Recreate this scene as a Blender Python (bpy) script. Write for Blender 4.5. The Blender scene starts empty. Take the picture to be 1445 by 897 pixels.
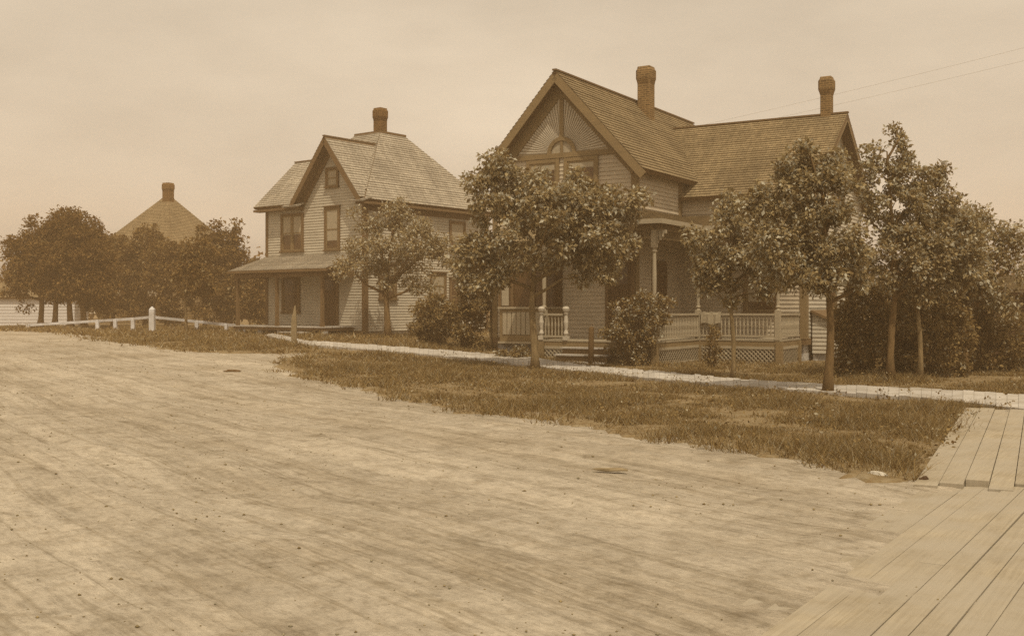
import bpy, math, random
import numpy as np
from mathutils import Vector, Matrix, noise

random.seed(7)
R = math.radians
SC = bpy.context.scene
COL = SC.collection

# ------------------------------------------------------------------ camera numbers
FPX, CU, HV, EYE = 1500.0, 722.5, 432.0, 1.6      # focal length in photo pixels, optical axis, horizon row, eye height


def smooth(a, b, x):
    t = min(1.0, max(0.0, (x - a) / (b - a)))
    return t * t * (3 - 2 * t)


def terrain(x, y):
    p = -x * 0.8526 + y * 0.5225
    z = 0.36 * smooth(11, 30, p)
    z -= 0.12 * smooth(24, 31, y) * (1 - smooth(9, 17, p))
    return z


def at(u, v):
    """ground point seen at a photo pixel"""
    z = 0.0
    for _ in range(40):
        y = (EYE - z) * FPX / (v - HV)
        x = (u - CU) / FPX * y
        z = 0.5 * z + 0.5 * terrain(x, y)
    return Vector((x, y, terrain(x, y)))


# ------------------------------------------------------------------ materials
def lin(c):
    c = c / 255.0
    return c / 12.92 if c <= 0.04045 else ((c + 0.055) / 1.055) ** 2.4


EV = (1.40, 1.18, 0.85)        # light that falls on open ground, per channel


TONE = [(30, 52, 10), (40, 66, 14), (65, 95, 30), (80, 110, 44), (102, 131, 60), (140, 164, 100), (167, 187, 135), (190, 207, 163), (212, 225, 190), (240, 245, 225)]


def alb(r, g, b, k=1.0):
    """base colour whose open-air look is the brown print tone of that depth"""
    for (g0, r0, b0), (g1, r1, b1) in zip(TONE, TONE[1:]):
        if g <= g1:
            break
    t = (g - g0) / (g1 - g0)
    r, b = r0 + (r1 - r0) * t, b0 + (b1 - b0) * t
    return tuple(min(0.85, k * lin(c) / e) for c, e in zip((r, g, b), EV)) + (1.0,)


class NT:
    def __init__(self, name):
        self.m = bpy.data.materials.new(name)
        self.m.use_nodes = True
        self.t = self.m.node_tree
        self.t.nodes.clear()

    def n(self, kind, **kw):
        nd = self.t.nodes.new(kind)
        for k, v in kw.items():
            if k in nd.inputs.keys():
                nd.inputs[k].default_value = v
            else:
                setattr(nd, k, v)
        return nd

    def l(self, a, b):
        self.t.links.new(a, b)

    def ramp(self, fac, stops):
        r = self.n('ShaderNodeValToRGB')
        e = r.color_ramp.elements
        while len(e) < len(stops):
            e.new(0.5)
        for q, (p, c) in zip(e, stops):
            q.position = p
            q.color = c
        self.l(fac, r.inputs[0])
        return r.outputs[0]

    def mix(self, fac, a, b, mode='MIX'):
        m = self.n('ShaderNodeMix', data_type='RGBA', blend_type=mode)
        for sock, val in ((m.inputs[0], fac), (m.inputs[6], a), (m.inputs[7], b)):
            if hasattr(val, 'links'):
                self.l(val, sock)
            else:
                sock.default_value = val
        return m.outputs[2]

    def noise(self, coord, scale, detail=4.0, rough=0.55):
        nz = self.n('ShaderNodeTexNoise', Scale=scale, Detail=detail, Roughness=rough)
        self.l(coord, nz.inputs['Vector'])
        return nz.outputs['Fac']

    def mapping(self, coord, scale=(1, 1, 1), rot=(0, 0, 0)):
        mp = self.n('ShaderNodeMapping')
        mp.inputs['Scale'].default_value = scale
        mp.inputs['Rotation'].default_value = rot
        self.l(coord, mp.inputs['Vector'])
        return mp.outputs[0]

    def finish(self, color, rough=0.8, bump=None, bstr=0.3, bdist=0.02, spec=0.3):
        b = self.n('ShaderNodeBsdfPrincipled', Roughness=rough)
        b.inputs['Specular IOR Level'].default_value = spec
        if hasattr(color, 'links'):
            self.l(color, b.inputs['Base Color'])
        else:
            b.inputs['Base Color'].default_value = color
        if bump is not None:
            bp = self.n('ShaderNodeBump', Strength=bstr, Distance=bdist)
            self.l(bump, bp.inputs['Height'])
            self.l(bp.outputs[0], b.inputs['Normal'])
        o = self.n('ShaderNodeOutputMaterial')
        self.l(b.outputs[0], o.inputs[0])
        return self.m


def warm(c, k=0.82):
    return (c[0], c[1] * (1 + k) / 2 * 1.04, c[2] * k, 1.0)


def sc(c, k):
    return tuple(min(0.9, x * k) for x in c[:3]) + (1.0,)


def paint(name, c, var=0.22, rough=0.75, scale=1.3, streak=True):
    t = NT(name)
    g = t.n('ShaderNodeTexCoord').outputs['UV']
    a = t.noise(g, scale, 5)
    b = t.noise(t.mapping(g, (0.7, 9, 1)), 2.2, 4) if streak else t.noise(g, 9, 3)
    m = t.n('ShaderNodeMath', operation='ADD')
    t.l(a, m.inputs[0]); t.l(b, m.inputs[1])
    h = t.n('ShaderNodeMath', operation='MULTIPLY'); h.inputs[1].default_value = 0.5
    t.l(m.outputs[0], h.inputs[0])
    col = t.ramp(h.outputs[0], [(0.3, sc(c, 1 - var)), (0.5, c), (0.72, sc(c, 1 + var * 0.7))])
    return t.finish(col, rough, bump=b, bstr=0.15, bdist=0.01)


def shingle(name, c, var=0.35):
    t = NT(name)
    g = t.n('ShaderNodeTexCoord').outputs['UV']
    b = t.n('ShaderNodeTexBrick', Scale=1.0)
    b.offset = 0.5
    b.inputs['Brick Width'].default_value = 0.17
    b.inputs['Row Height'].default_value = 0.15
    b.inputs['Mortar Size'].default_value = 0.008
    b.inputs['Color1'].default_value = sc(c, 1 + var)
    b.inputs['Color2'].default_value = sc(c, 1 - var)
    b.inputs['Mortar'].default_value = sc(c, 0.4)
    t.l(g, b.inputs['Vector'])
    n1 = t.noise(g, 0.55, 5)
    n2 = t.noise(t.mapping(g, (5, 0.6, 1)), 1.2, 4)
    st = t.ramp(n1, [(0.3, (0.72, 0.72, 0.72, 1)), (0.7, (1.2, 1.2, 1.2, 1))])
    s2 = t.ramp(n2, [(0.3, (0.78, 0.78, 0.78, 1)), (0.7, (1.15, 1.15, 1.15, 1))])
    col = t.mix(1.0, t.mix(1.0, b.outputs['Color'], st, 'MULTIPLY'), s2, 'MULTIPLY')
    return t.finish(col, 0.9, bump=b.outputs['Fac'], bstr=-0.4, bdist=0.01, spec=0.15)


def brick(name, c):
    t = NT(name)
    g = t.n('ShaderNodeTexCoord').outputs['UV']
    b = t.n('ShaderNodeTexBrick', Scale=1.0)
    b.inputs['Brick Width'].default_value = 0.21
    b.inputs['Row Height'].default_value = 0.075
    b.inputs['Mortar Size'].default_value = 0.012
    b.inputs['Color1'].default_value = sc(c, 1.25)
    b.inputs['Color2'].default_value = sc(c, 0.7)
    b.inputs['Mortar'].default_value = sc(c, 1.9)
    t.l(g, b.inputs['Vector'])
    n = t.ramp(t.noise(g, 2.2, 5), [(0.3, (0.7, 0.7, 0.7, 1)), (0.7, (1.15, 1.15, 1.15, 1))])
    col = t.mix(1.0, b.outputs['Color'], n, 'MULTIPLY')
    return t.finish(col, 0.9, bump=b.outputs['Fac'], bstr=-0.5, bdist=0.015, spec=0.15)


def stone(name, c):
    t = NT(name)
    g = t.n('ShaderNodeTexCoord').outputs['UV']
    v = t.n('ShaderNodeTexVoronoi', Scale=2.6, feature='DISTANCE_TO_EDGE')
    t.l(g, v.inputs['Vector'])
    vc = t.n('ShaderNodeTexVoronoi', Scale=2.6)
    t.l(g, vc.inputs['Vector'])
    bw = t.n('ShaderNodeRGBToBW'); t.l(vc.outputs['Color'], bw.inputs[0])
    stc = t.ramp(bw.outputs[0], [(0.2, sc(c, 0.45)), (0.75, c)])
    col = t.mix(t.ramp(v.outputs['Distance'], [(0.03, (0, 0, 0, 1)), (0.07, (1, 1, 1, 1))]), sc(c, 1.1), stc)
    return t.finish(col, 0.9, bump=v.outputs['Distance'], bstr=0.5, bdist=0.05)


def leafmat(name, dark, mid, pale, frac=0.10, gloss=0.6):
    """leaves: each leaf its own tone, some pale for undersides and for highlights put into the colour"""
    t = NT(name)
    ge = t.n('ShaderNodeNewGeometry')
    f = ge.outputs['Random Per Island']
    dark, mid, pale = (tuple((c[0], c[1] * 0.92, c[2] * 0.68, 1.0)) for c in (dark, mid, pale))
    col = t.ramp(f, [(0.0, dark), (0.45, mid), (1 - frac, sc(mid, 1.45)), (1 - frac + 0.01, sc(pale, 0.8)), (1.0, pale)])
    p = t.n('ShaderNodeBsdfPrincipled', Roughness=gloss)
    p.inputs['Specular IOR Level'].default_value = 0.10
    t.l(col, p.inputs['Base Color'])
    tr = t.n('ShaderNodeBsdfTranslucent')
    t.l(col, tr.inputs['Color'])
    mx = t.n('ShaderNodeMixShader'); mx.inputs[0].default_value = 0.42
    t.l(p.outputs[0], mx.inputs[1]); t.l(tr.outputs[0], mx.inputs[2])
    o = t.n('ShaderNodeOutputMaterial'); t.l(mx.outputs[0], o.inputs[0])
    return t.m


def dirtmat():
    t = NT('dirt')
    g = t.n('ShaderNodeTexCoord').outputs['Object']
    ang = math.atan2(0.8, -0.6)
    al = t.mapping(g, (1, 1, 1), (0, 0, -ang))           # x runs along the road
    wob = t.n('ShaderNodeTexNoise', Scale=0.12, Detail=2.0)
    t.l(g, wob.inputs['Vector'])
    off = t.n('ShaderNodeVectorMath', operation='MULTIPLY_ADD')
    t.l(wob.outputs['Color'], off.inputs[0])
    off.inputs[1].default_value = (0, 0.9, 0)
    t.l(al, off.inputs[2])
    o_ = off.outputs[0]
    s1 = t.noise(t.mapping(o_, (0.035, 0.75, 1)), 1.0, 4, 0.6)
    s2 = t.noise(t.mapping(o_, (0.42, 4.2, 1)), 1.2, 6, 0.7)
    s3 = t.noise(t.mapping(o_, (1.5, 13.0, 1)), 1.0, 5, 0.6)
    s4 = t.noise(t.mapping(o_, (0.07, 2.6, 1)), 1.0, 4, 0.55)
    n1 = t.noise(g, 0.33, 6, 0.62)
    n2 = t.noise(g, 2.4, 8, 0.7)
    n3 = t.noise(t.mapping(al, (0.55, 1.0, 1)), 20, 5, 0.75)
    base = tuple(c * q for c, q in zip(alb(178, 158, 124), (0.97, 0.955, 0.94, 1)))
    def grey(lo, hi):
        return (lo, lo * 0.97, lo * 0.92, 1), (hi, hi, hi, 1)
    def band(f, p0, p1, lo, hi, pm=None):
        l, h = grey(lo, hi)
        return t.ramp(f, [(p0, l), (0.5 if pm is None else pm, (1, 1, 1, 1)), (p1, h)])
    n4 = t.noise(g, 5.5, 3, 0.6)
    col = base
    for q in (t.ramp(s4, [(0.40, (1, 1, 1, 1)), (0.475, (1, 1, 1, 1)), (0.5, (0.80, 0.78, 0.74, 1)), (0.525, (1, 1, 1, 1)), (0.6, (1.07, 1.07, 1.07, 1))]), band(n1, 0.32, 0.68, 0.80, 1.12),
              band(n2, 0.30, 0.72, 0.74, 1.14, 0.48), band(n4, 0.30, 0.70, 0.84, 1.08, 0.46), band(n3, 0.25, 0.78, 0.66, 1.18)):
        col = t.mix(1.0, col, q, 'MULTIPLY')
    patch = t.ramp(t.noise(g, 0.55, 5, 0.65), [(0.36, (0.4, 0.4, 0.4, 1)), (0.60, (1, 1, 1, 1))])     # wheel marks come and go
    mk = t.n('ShaderNodeRGBToBW'); t.l(patch, mk.inputs[0])
    for q in (band(s1, 0.33, 0.68, 0.86, 1.08), band(s2, 0.30, 0.72, 0.70, 1.12, 0.48), band(s3, 0.26, 0.72, 0.72, 1.08, 0.44)):
        col = t.mix(mk.outputs[0], col, q, 'MULTIPLY')
    for q in ():
        col = t.mix(1.0, col, q, 'MULTIPLY')
    m = t.n('ShaderNodeMath', operation='ADD'); t.l(n2, m.inputs[0]); t.l(s2, m.inputs[1])
    m2 = t.n('ShaderNodeMath', operation='MULTIPLY_ADD'); t.l(n3, m2.inputs[0]); m2.inputs[1].default_value = 0.3; t.l(m.outputs[0], m2.inputs[2])
    m3 = t.n('ShaderNodeMath', operation='MULTIPLY_ADD'); t.l(s3, m3.inputs[0]); m3.inputs[1].default_value = 0.12; t.l(m2.outputs[0], m3.inputs[2])
    return t.finish(col, 0.95, bump=m3.outputs[0], bstr=0.8, bdist=0.06, spec=0.1)


def turfmat():
    t = NT('turf')
    g = t.n('ShaderNodeTexCoord').outputs['Object']
    n1 = t.noise(g, 0.5, 5); n2 = t.noise(g, 7, 6, 0.7)
    col = t.ramp(n2, [(0.28, alb(110, 84, 46)), (0.5, alb(140, 112, 68)), (0.75, alb(168, 140, 96))])
    bare = t.ramp(n1, [(0.64, (0, 0, 0, 1)), (0.74, (0.8, 0.8, 0.8, 1))])
    col = t.mix(bare, col, alb(176, 154, 102))
    return t.finish(col, 0.95, bump=n2, bstr=0.8, bdist=0.06, spec=0.1)


def woodmat(name, c, var=0.25, ang=None, dust=0.0):
    t = NT(name)
    g = t.n('ShaderNodeTexCoord').outputs['UV']
    f = t.n('ShaderNodeNewGeometry').outputs['Random Per Island']
    tone = t.ramp(f, [(0, sc(c, 1 - var)), (1, sc(c, 1 + var * 0.6))])
    ob = t.n('ShaderNodeTexCoord').outputs['Object']
    src = g if ang is None else t.mapping(ob, (1, 1, 1), (0, 0, -ang))
    gr = t.noise(t.mapping(src, (0.9, 26, 1)), 1.6, 6, 0.65)
    dirt = t.noise(ob, 1.7, 6, 0.65)
    a = t.ramp(gr, [(0.3, (0.76, 0.73, 0.68, 1)), (0.6, (1.08, 1.08, 1.08, 1))])
    b = t.ramp(dirt, [(0.3, (0.72, 0.69, 0.63, 1)), (0.6, (1.06, 1.06, 1.06, 1))])
    col = t.mix(1.0, t.mix(1.0, tone, a, 'MULTIPLY'), b, 'MULTIPLY')
    if dust:
        col = t.mix(t.ramp(t.noise(ob, 0.9, 7, 0.7), [(0.5 - dust * 0.2, (0, 0, 0, 1)), (0.72 - dust * 0.2, (0.9, 0.9, 0.9, 1))]), col, tuple(c * q for c, q in zip(alb(178, 158, 124), (0.93, 0.925, 0.91, 1))))
    return t.finish(col, 0.88, bump=gr, bstr=0.4, bdist=0.01, spec=0.15)


def barkmat(name, c):
    t = NT(name)
    g = t.n('ShaderNodeTexCoord').outputs['Object']
    n = t.noise(t.mapping(g, (9, 9, 1.6)), 2.0, 6, 0.7)
    col = t.ramp(n, [(0.3, sc(c, 0.6)), (0.55, c), (0.75, sc(c, 1.5))])
    return t.finish(col, 0.92, bump=n, bstr=0.7, bdist=0.02, spec=0.15)


def glassmat():
    t = NT('window_glass')
    g = t.n('ShaderNodeTexCoord').outputs['UV']
    n = t.noise(g, 0.9, 2)
    c = t.ramp(n, [(0.3, alb(72, 48, 22)), (0.7, alb(92, 66, 36))])
    return t.finish(c, 0.12, spec=0.4)


M = {
    'dirt': dirtmat(), 'turf': turfmat(),
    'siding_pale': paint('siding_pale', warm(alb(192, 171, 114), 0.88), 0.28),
    'siding_tan': paint('siding_tan', warm(alb(184, 176, 94), 0.74), 0.3),
    'siding_far': paint('siding_far', alb(140, 108, 66)),
    'white_paint': paint('white_paint', alb(214, 190, 150), 0.12),
    'trim_dark': paint('trim_dark', alb(112, 82, 46), 0.25),
    'trim_tan': paint('trim_tan', alb(138, 105, 64), 0.25),
    'fan_panel': paint('fan_panel', warm(alb(172, 160, 98), 0.76), 0.15),
    'rib': paint('fan_rib', warm(alb(182, 180, 108), 0.80), 0.15),
    'rail_paint': paint('rail_paint', alb(178, 144, 98), 0.2),
    'roof_pale': shingle('shingle_pale', alb(172, 156, 100), 0.13),
    'roof_tan': shingle('shingle_tan', alb(144, 118, 70), 0.17),
    'roof_far': shingle('shingle_far', alb(146, 120, 76), 0.12),
    'brick': brick('chimney_brick', alb(120, 88, 52)),
    'brick_dark': brick('chimney_brick_dark', alb(96, 68, 38)),
    'stone': stone('fieldstone', alb(206, 178, 134)),
    'glass': glassmat(),
    'curtain': paint('curtain_cloth', alb(178, 146, 102), 0.2, 0.9, 4),
    'door': paint('door_paint', alb(86, 60, 32), 0.2),
    'boards': woodmat('weathered_boards', alb(202, 176, 140), 0.12, math.atan2(0.61, 0.79)),
    'crossing': woodmat('crossing_planks', alb(168, 148, 110), 0.10, math.atan2(0.832, 0.555), 0.62),
    'fence': woodmat('fence_wood', alb(222, 204, 172), 0.08),
    'post': woodmat('post_wood', alb(160, 126, 80)),
    'greywood': woodmat('old_wood', alb(112, 82, 46)),
    'bark': barkmat('bark', alb(118, 88, 50)),
    'bark_pale': barkmat('bark_pale', alb(142, 110, 68)),
    'leaf': leafmat('leaf', alb(120, 104, 36), alb(160, 147, 66), alb(218, 206, 146), 0.26),
    'leaf_dense': leafmat('leaf_dense', alb(96, 72, 36), alb(130, 104, 50), alb(180, 150, 106), 0.08),
    'leaf_bush': leafmat('leaf_bush', alb(88, 84, 34), alb(120, 120, 50), alb(204, 186, 128), 0.10),
    'leaf_pale_bush': leafmat('leaf_pale_bush', alb(92, 84, 36), alb(128, 122, 54), alb(220, 204, 152), 0.2),
    'leaf_far': leafmat('leaf_far', alb(96, 72, 40), alb(126, 97, 54), alb(158, 128, 86), 0.08),
    'blade': leafmat('grass_blade', alb(108, 80, 44), alb(148, 120, 76), alb(204, 178, 134), 0.12, 0.6),
    'wire': paint('wire_metal', alb(150, 168, 76), 0.05),
    'cloth': paint('blanket_cloth', alb(176, 144, 98), 0.3, 0.95, 3),
    'shade': paint('dark_boards', alb(70, 48, 22), 0.2),
    'clod': leafmat('clod', alb(140, 122, 80), alb(170, 146, 105), alb(200, 178, 140), 0.2, 0.95),
    'pebble': paint('pale_stone', warm(alb(210, 182, 144), 0.85), 0.2, 0.9, 6),
}


# ------------------------------------------------------------------ mesh helpers
class MB:
    def __init__(self):
        self.v, self.f = [], []

    def face(self, pts):
        i = len(self.v)
        self.v.extend([tuple(p) for p in pts])
        self.f.append(tuple(range(i, i + len(pts))))

    def box(self, x0, x1, y0, y1, z0, z1):
        self.hexa([(x0, y0, z0), (x1, y0, z0), (x1, y1, z0), (x0, y1, z0)], [(x0, y0, z1), (x1, y0, z1), (x1, y1, z1), (x0, y1, z1)])

    def hexa(self, lo, hi):
        i = len(self.v); n = len(lo)
        self.v.extend([tuple(p) for p in lo] + [tuple(p) for p in hi])
        self.f.append(tuple(range(i + n - 1, i - 1, -1)))
        self.f.append(tuple(range(i + n, i + 2 * n)))
        for k in range(n):
            j = (k + 1) % n
            self.f.append((i + k, i + j, i + n + j, i + n + k))

    def bar(self, a, b, w, h, up=Vector((0, 0, 1))):
        """box of section w x h from point a to point b"""
        a, b = Vector(a), Vector(b)
        d = (b - a).normalized()
        s = d.cross(up)
        s = s.normalized() if s.length > 1e-4 else Vector((1, 0, 0))
        t = s.cross(d).normalized()
        q = [s * (w / 2) * i + t * (h / 2) * j for i, j in ((-1, -1), (1, -1), (1, 1), (-1, 1))]
        self.hexa([a + o for o in q], [b + o for o in q])

    def tube(self, pts, rads, n=8):
        pts = [Vector(p) for p in pts]
        i0 = len(self.v)
        ref = Vector((0.31, 0.95, 0.1))
        for k, (p, r) in enumerate(zip(pts, rads)):
            d = (pts[min(k + 1, len(pts) - 1)] - pts[max(k - 1, 0)]).normalized()
            s = d.cross(ref); s.normalize(); t = d.cross(s)
            for q in range(n):
                a = 2 * math.pi * q / n
                self.v.append(tuple(p + (s * math.cos(a) + t * math.sin(a)) * r))
        for k in range(len(pts) - 1):
            for q in range(n):
                j = (q + 1) % n
                a = i0 + k * n
                self.f.append((a + q, a + j, a + n + j, a + n + q))
        self.f.append(tuple(i0 + q for q in range(n - 1, -1, -1)))
        e = i0 + (len(pts) - 1) * n
        self.f.append(tuple(e + q for q in range(n)))

    def lathe(self, cx, cy, prof, n=10):
        i0 = len(self.v)
        for z, r in prof:
            for q in range(n):
                a = 2 * math.pi * (q + 0.5) / n
                self.v.append((cx + r * math.cos(a), cy + r * math.sin(a), z))
        for k in range(len(prof) - 1):
            for q in range(n):
                j = (q + 1) % n; a = i0 + k * n
                self.f.append((a + q, a + j, a + n + j, a + n + q))
        self.f.append(tuple(i0 + q for q in range(n - 1, -1, -1)))
        e = i0 + (len(prof) - 1) * n
        self.f.append(tuple(e + q for q in range(n)))

    def prism(self, poly, depth):
        """polygon (3-D points) with thickness along -normal"""
        p = [Vector(q) for q in poly]
        n = (p[1] - p[0]).cross(p[2] - p[0]).normalized()
        self.hexa([q - n * depth for q in p], p)

    def lap(self, poly, course, lift, wob=0.0):
        """planar convex polygon covered with lapped courses (clapboards, shingles); normal from the winding"""
        p = [Vector(q) for q in poly]
        n = Vector((0, 0, 0))
        for k in range(len(p)):
            n += p[k].cross(p[(k + 1) % len(p)])
        n.normalize()
        t = Vector((0, 0, 1)).cross(n).normalized()
        b = n.cross(t)
        o = p[0]
        q = [((x - o).dot(t), (x - o).dot(b)) for x in p]
        v0 = min(y for _, y in q); v1 = max(y for _, y in q)
        k = 0
        while v0 + k * course < v1 - 1e-4:
            lo, hi = v0 + k * course, min(v1, v0 + (k + 1) * course)
            c = clip(clip(q, 1, lo), -1, hi)
            k += 1
            if len(c) < 3:
                continue
            jit = 1 + random.uniform(-wob, wob)
            P = [o + t * x + b * y + n * (lift * jit * (1 - (y - lo) / course)) for x, y in c]
            self.face(P)
            bot = [x for x, y in c if abs(y - lo) < 1e-5]
            if len(bot) >= 2:
                xa, xb = min(bot), max(bot)
                if xb - xa > 1e-4:
                    A, B = o + t * xa + b * lo, o + t * xb + b * lo
                    self.face([A, B, B + n * lift * jit, A + n * lift * jit])

    def build(self, name, mat, parent=None, smooth_shade=False):
        me = bpy.data.meshes.new(name)
        me.from_pydata(self.v, [], self.f)
        me.validate()
        uv_project(me)
        me.materials.append(mat)
        if smooth_shade:
            me.polygons.foreach_set('use_smooth', [True] * len(me.polygons))
        o = bpy.data.objects.new(name, me)
        COL.objects.link(o)
        if parent is not None:
            o.parent = parent
        return o


def clip(poly, sign, lim):
    out = []
    for k in range(len(poly)):
        a, b = poly[k], poly[(k + 1) % len(poly)]
        da, db = sign * (a[1] - lim) if sign > 0 else lim - a[1], sign * (b[1] - lim) if sign > 0 else lim - b[1]
        if da >= 0:
            out.append(a)
        if (da > 0 > db) or (da < 0 < db):
            s = da / (da - db)
            out.append((a[0] + (b[0] - a[0]) * s, lim))
    return out


def uv_project(me):
    uv = me.uv_layers.new(name='UVMap')
    co = np.empty(len(me.vertices) * 3, np.float32); me.vertices.foreach_get('co', co); co = co.reshape(-1, 3)
    nl = len(me.loops)
    li = np.empty(nl, np.int32); me.loops.foreach_get('vertex_index', li)
    npol = len(me.polygons)
    nn = np.empty(npol * 3, np.float32); me.polygons.foreach_get('normal', nn); nn = nn.reshape(-1, 3)
    tot = np.empty(npol, np.int32); me.polygons.foreach_get('loop_total', tot)
    nl3 = np.repeat(nn, tot, axis=0)
    t = np.stack([-nl3[:, 1], nl3[:, 0], np.zeros(nl)], 1)
    ln = np.linalg.norm(t, axis=1)
    flat = ln < 0.15
    t[flat] = (1, 0, 0); ln[flat] = 1
    t /= ln[:, None]
    b = np.cross(nl3, t)
    P = co[li]
    U = np.stack([(P * t).sum(1), (P * b).sum(1)], 1).astype(np.float32)
    uv.data.foreach_set('uv', U.ravel())


def np_mesh(name, V, F, mat, parent=None):
    """V (n,3), F (m,k) arrays"""
    me = bpy.data.meshes.new(name)
    me.vertices.add(len(V)); me.vertices.foreach_set('co', np.ascontiguousarray(V, np.float32).ravel())
    k = F.shape[1]
    me.loops.add(F.size); me.loops.foreach_set('vertex_index', np.ascontiguousarray(F, np.int32).ravel())
    me.polygons.add(len(F)); me.polygons.foreach_set('loop_start', np.arange(0, F.size, k, dtype=np.int32))
    me.update(calc_edges=True)
    me.materials.append(mat)
    o = bpy.data.objects.new(name, me); COL.objects.link(o)
    if parent is not None:
        o.parent = parent
    return o


def tag(o, label=None, cat=None, group=None, kind=None):
    for k, v in (('label', label), ('category', cat), ('group', group), ('kind', kind)):
        if v:
            o[k] = v
    return o


def thing(name, label, cat, loc=(0, 0, 0), rz=0.0, group=None):
    o = bpy.data.objects.new(name, None)
    COL.objects.link(o)
    o.location = loc; o.rotation_euler = (0, 0, rz); o.empty_display_size = 0.3
    return tag(o, label, cat, group)


# ------------------------------------------------------------------ ground
def axis(lo, hi, fine, far_lo, far_hi):
    a = list(np.arange(lo, hi + 1e-6, fine))
    s, x = fine, hi
    while x < far_hi:
        s *= 1.25; x = min(far_hi, x + s); a.append(x)
    s, x = fine, lo
    pre = []
    while x > far_lo:
        s *= 1.25; x = max(far_lo, x - s); pre.append(x)
    return pre[::-1] + a


GX = axis(-14, 9, 0.14, -420, 420)
GY = axis(4, 30, 0.14, -60, 520)
RD = Vector((-0.6, 0.8))                      # road direction


def micro(x, y):
    a = x * RD.x + y * RD.y; c = -x * RD.y + y * RD.x
    c += 0.8 * noise.noise(Vector((x * 0.1, y * 0.1, 3.3)))
    z = 0.022 * noise.noise(Vector((a * 0.06, c * 1.5, 0))) + 0.016 * noise.noise(Vector((a * 0.16, c * 3.6, 5)))
    rut = noise.noise(Vector((a * 0.035, c * 0.9, 15)))
    z -= 0.022 * math.exp(-(rut / 0.06) ** 2)
    z += 0.020 * noise.noise(Vector((x * 1.3, y * 1.3, 9))) + 0.010 * noise.noise(Vector((x * 2.4, y * 2.4, 19))) + 0.008 * noise.noise(Vector((x * 3.7, y * 3.7, 2)))
    return z


def in_poly(x, y, poly):
    c = False
    j = len(poly) - 1
    for i in range(len(poly)):
        xi, yi = poly[i]; xj, yj = poly[j]
        if (yi > y) != (yj > y) and x < (xj - xi) * (y - yi) / (yj - yi) + xi:
            c = not c
        j = i
    return c


edge_px = [(1300, 683), (1272, 688), (1235, 678), (1180, 664), (1080, 645), (980, 628), (880, 612), (780, 598), (690, 585),
           (610, 576), (540, 560), (470, 543), (412, 531), (384, 516), (392, 507), (428, 502), (427, 498), (385, 500), (318, 499),
           (234, 495), (134, 482), (110, 474), (40, 468), (-160, 466)]
LAWN = [tuple(at(*p)[:2]) for p in edge_px] + [(-95, 75), (-95, 180), (140, 180), (140, 14), (9.6, 13), (6.9, 15.6)]

gv = [(x, y, terrain(x, y) + (micro(x, y) if abs(x) < 40 and -5 < y < 80 else 0)) for y in GY for x in GX]
nx = len(GX)
gf = [(r * nx + c, r * nx + c + 1, (r + 1) * nx + c + 1, (r + 1) * nx + c) for r in range(len(GY) - 1) for c in range(nx - 1)]
me = bpy.data.meshes.new('ground'); me.from_pydata(gv, [], gf); me.materials.append(M['dirt'])
ground = bpy.data.objects.new('dirt_road_ground', me); COL.objects.link(ground)
tag(ground, kind='structure')
me.polygons.foreach_set('use_smooth', [True] * len(me.polygons))

# the lawns: a turf sheet on the same grid, with a ragged edge
lf = []
for k, f in enumerate(gf):
    cx = (gv[f[0]][0] + gv[f[2]][0]) / 2; cy = (gv[f[0]][1] + gv[f[2]][1]) / 2
    w = 0.35 if cy < 35 else 0.1
    jx = w * noise.noise(Vector((cx * 1.1, cy * 1.1, 4))) + 0.5 * w * noise.noise(Vector((cx * 4, cy * 4, 7)))
    if in_poly(cx + jx, cy + jx, LAWN):
        lf.append(f)
used = sorted({i for f in lf for i in f}); rmap = {i: n for n, i in enumerate(used)}
cnt = {}
for f in lf:
    for i in f:
        cnt[i] = cnt.get(i, 0) + 1
lv = [(gv[i][0], gv[i][1], gv[i][2] + (0.03 if cnt[i] == 4 else -0.05) + (0.025 if cnt[i] == 4 else 0) * noise.noise(Vector((gv[i][0] * 0.8, gv[i][1] * 0.8, 20)))) for i in used]
me = bpy.data.meshes.new('lawn'); me.from_pydata(lv, [], [tuple(rmap[i] for i in f) for f in lf]); me.materials.append(M['turf'])
lawn = bpy.data.objects.new('lawn_turf', me); COL.objects.link(lawn); tag(lawn, kind='structure')

# ------------------------------------------------------------------ board walks
near_px = [(1470, 587), (1390, 579), (1300, 569), (1180, 560), (1045, 552), (900, 538), (760, 522), (640, 508), (520, 497), (430, 490), (392, 481), (372, 476)]
far_px = [(1470, 566), (1390, 560), (1300, 555), (1180, 550), (1045, 541), (900, 527), (760, 510), (640, 499), (520, 490), (430, 484), (402, 477), (385, 473.5)]


def resample(pts, step):
    out, acc = [pts[0]], 0.0
    for a, b in zip(pts, pts[1:]):
        d = (b - a).length; n = max(1, int(round(d / step)))
        out += [a.lerp(b, (k + 1) / n) for k in range(n)]
    return out


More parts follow.
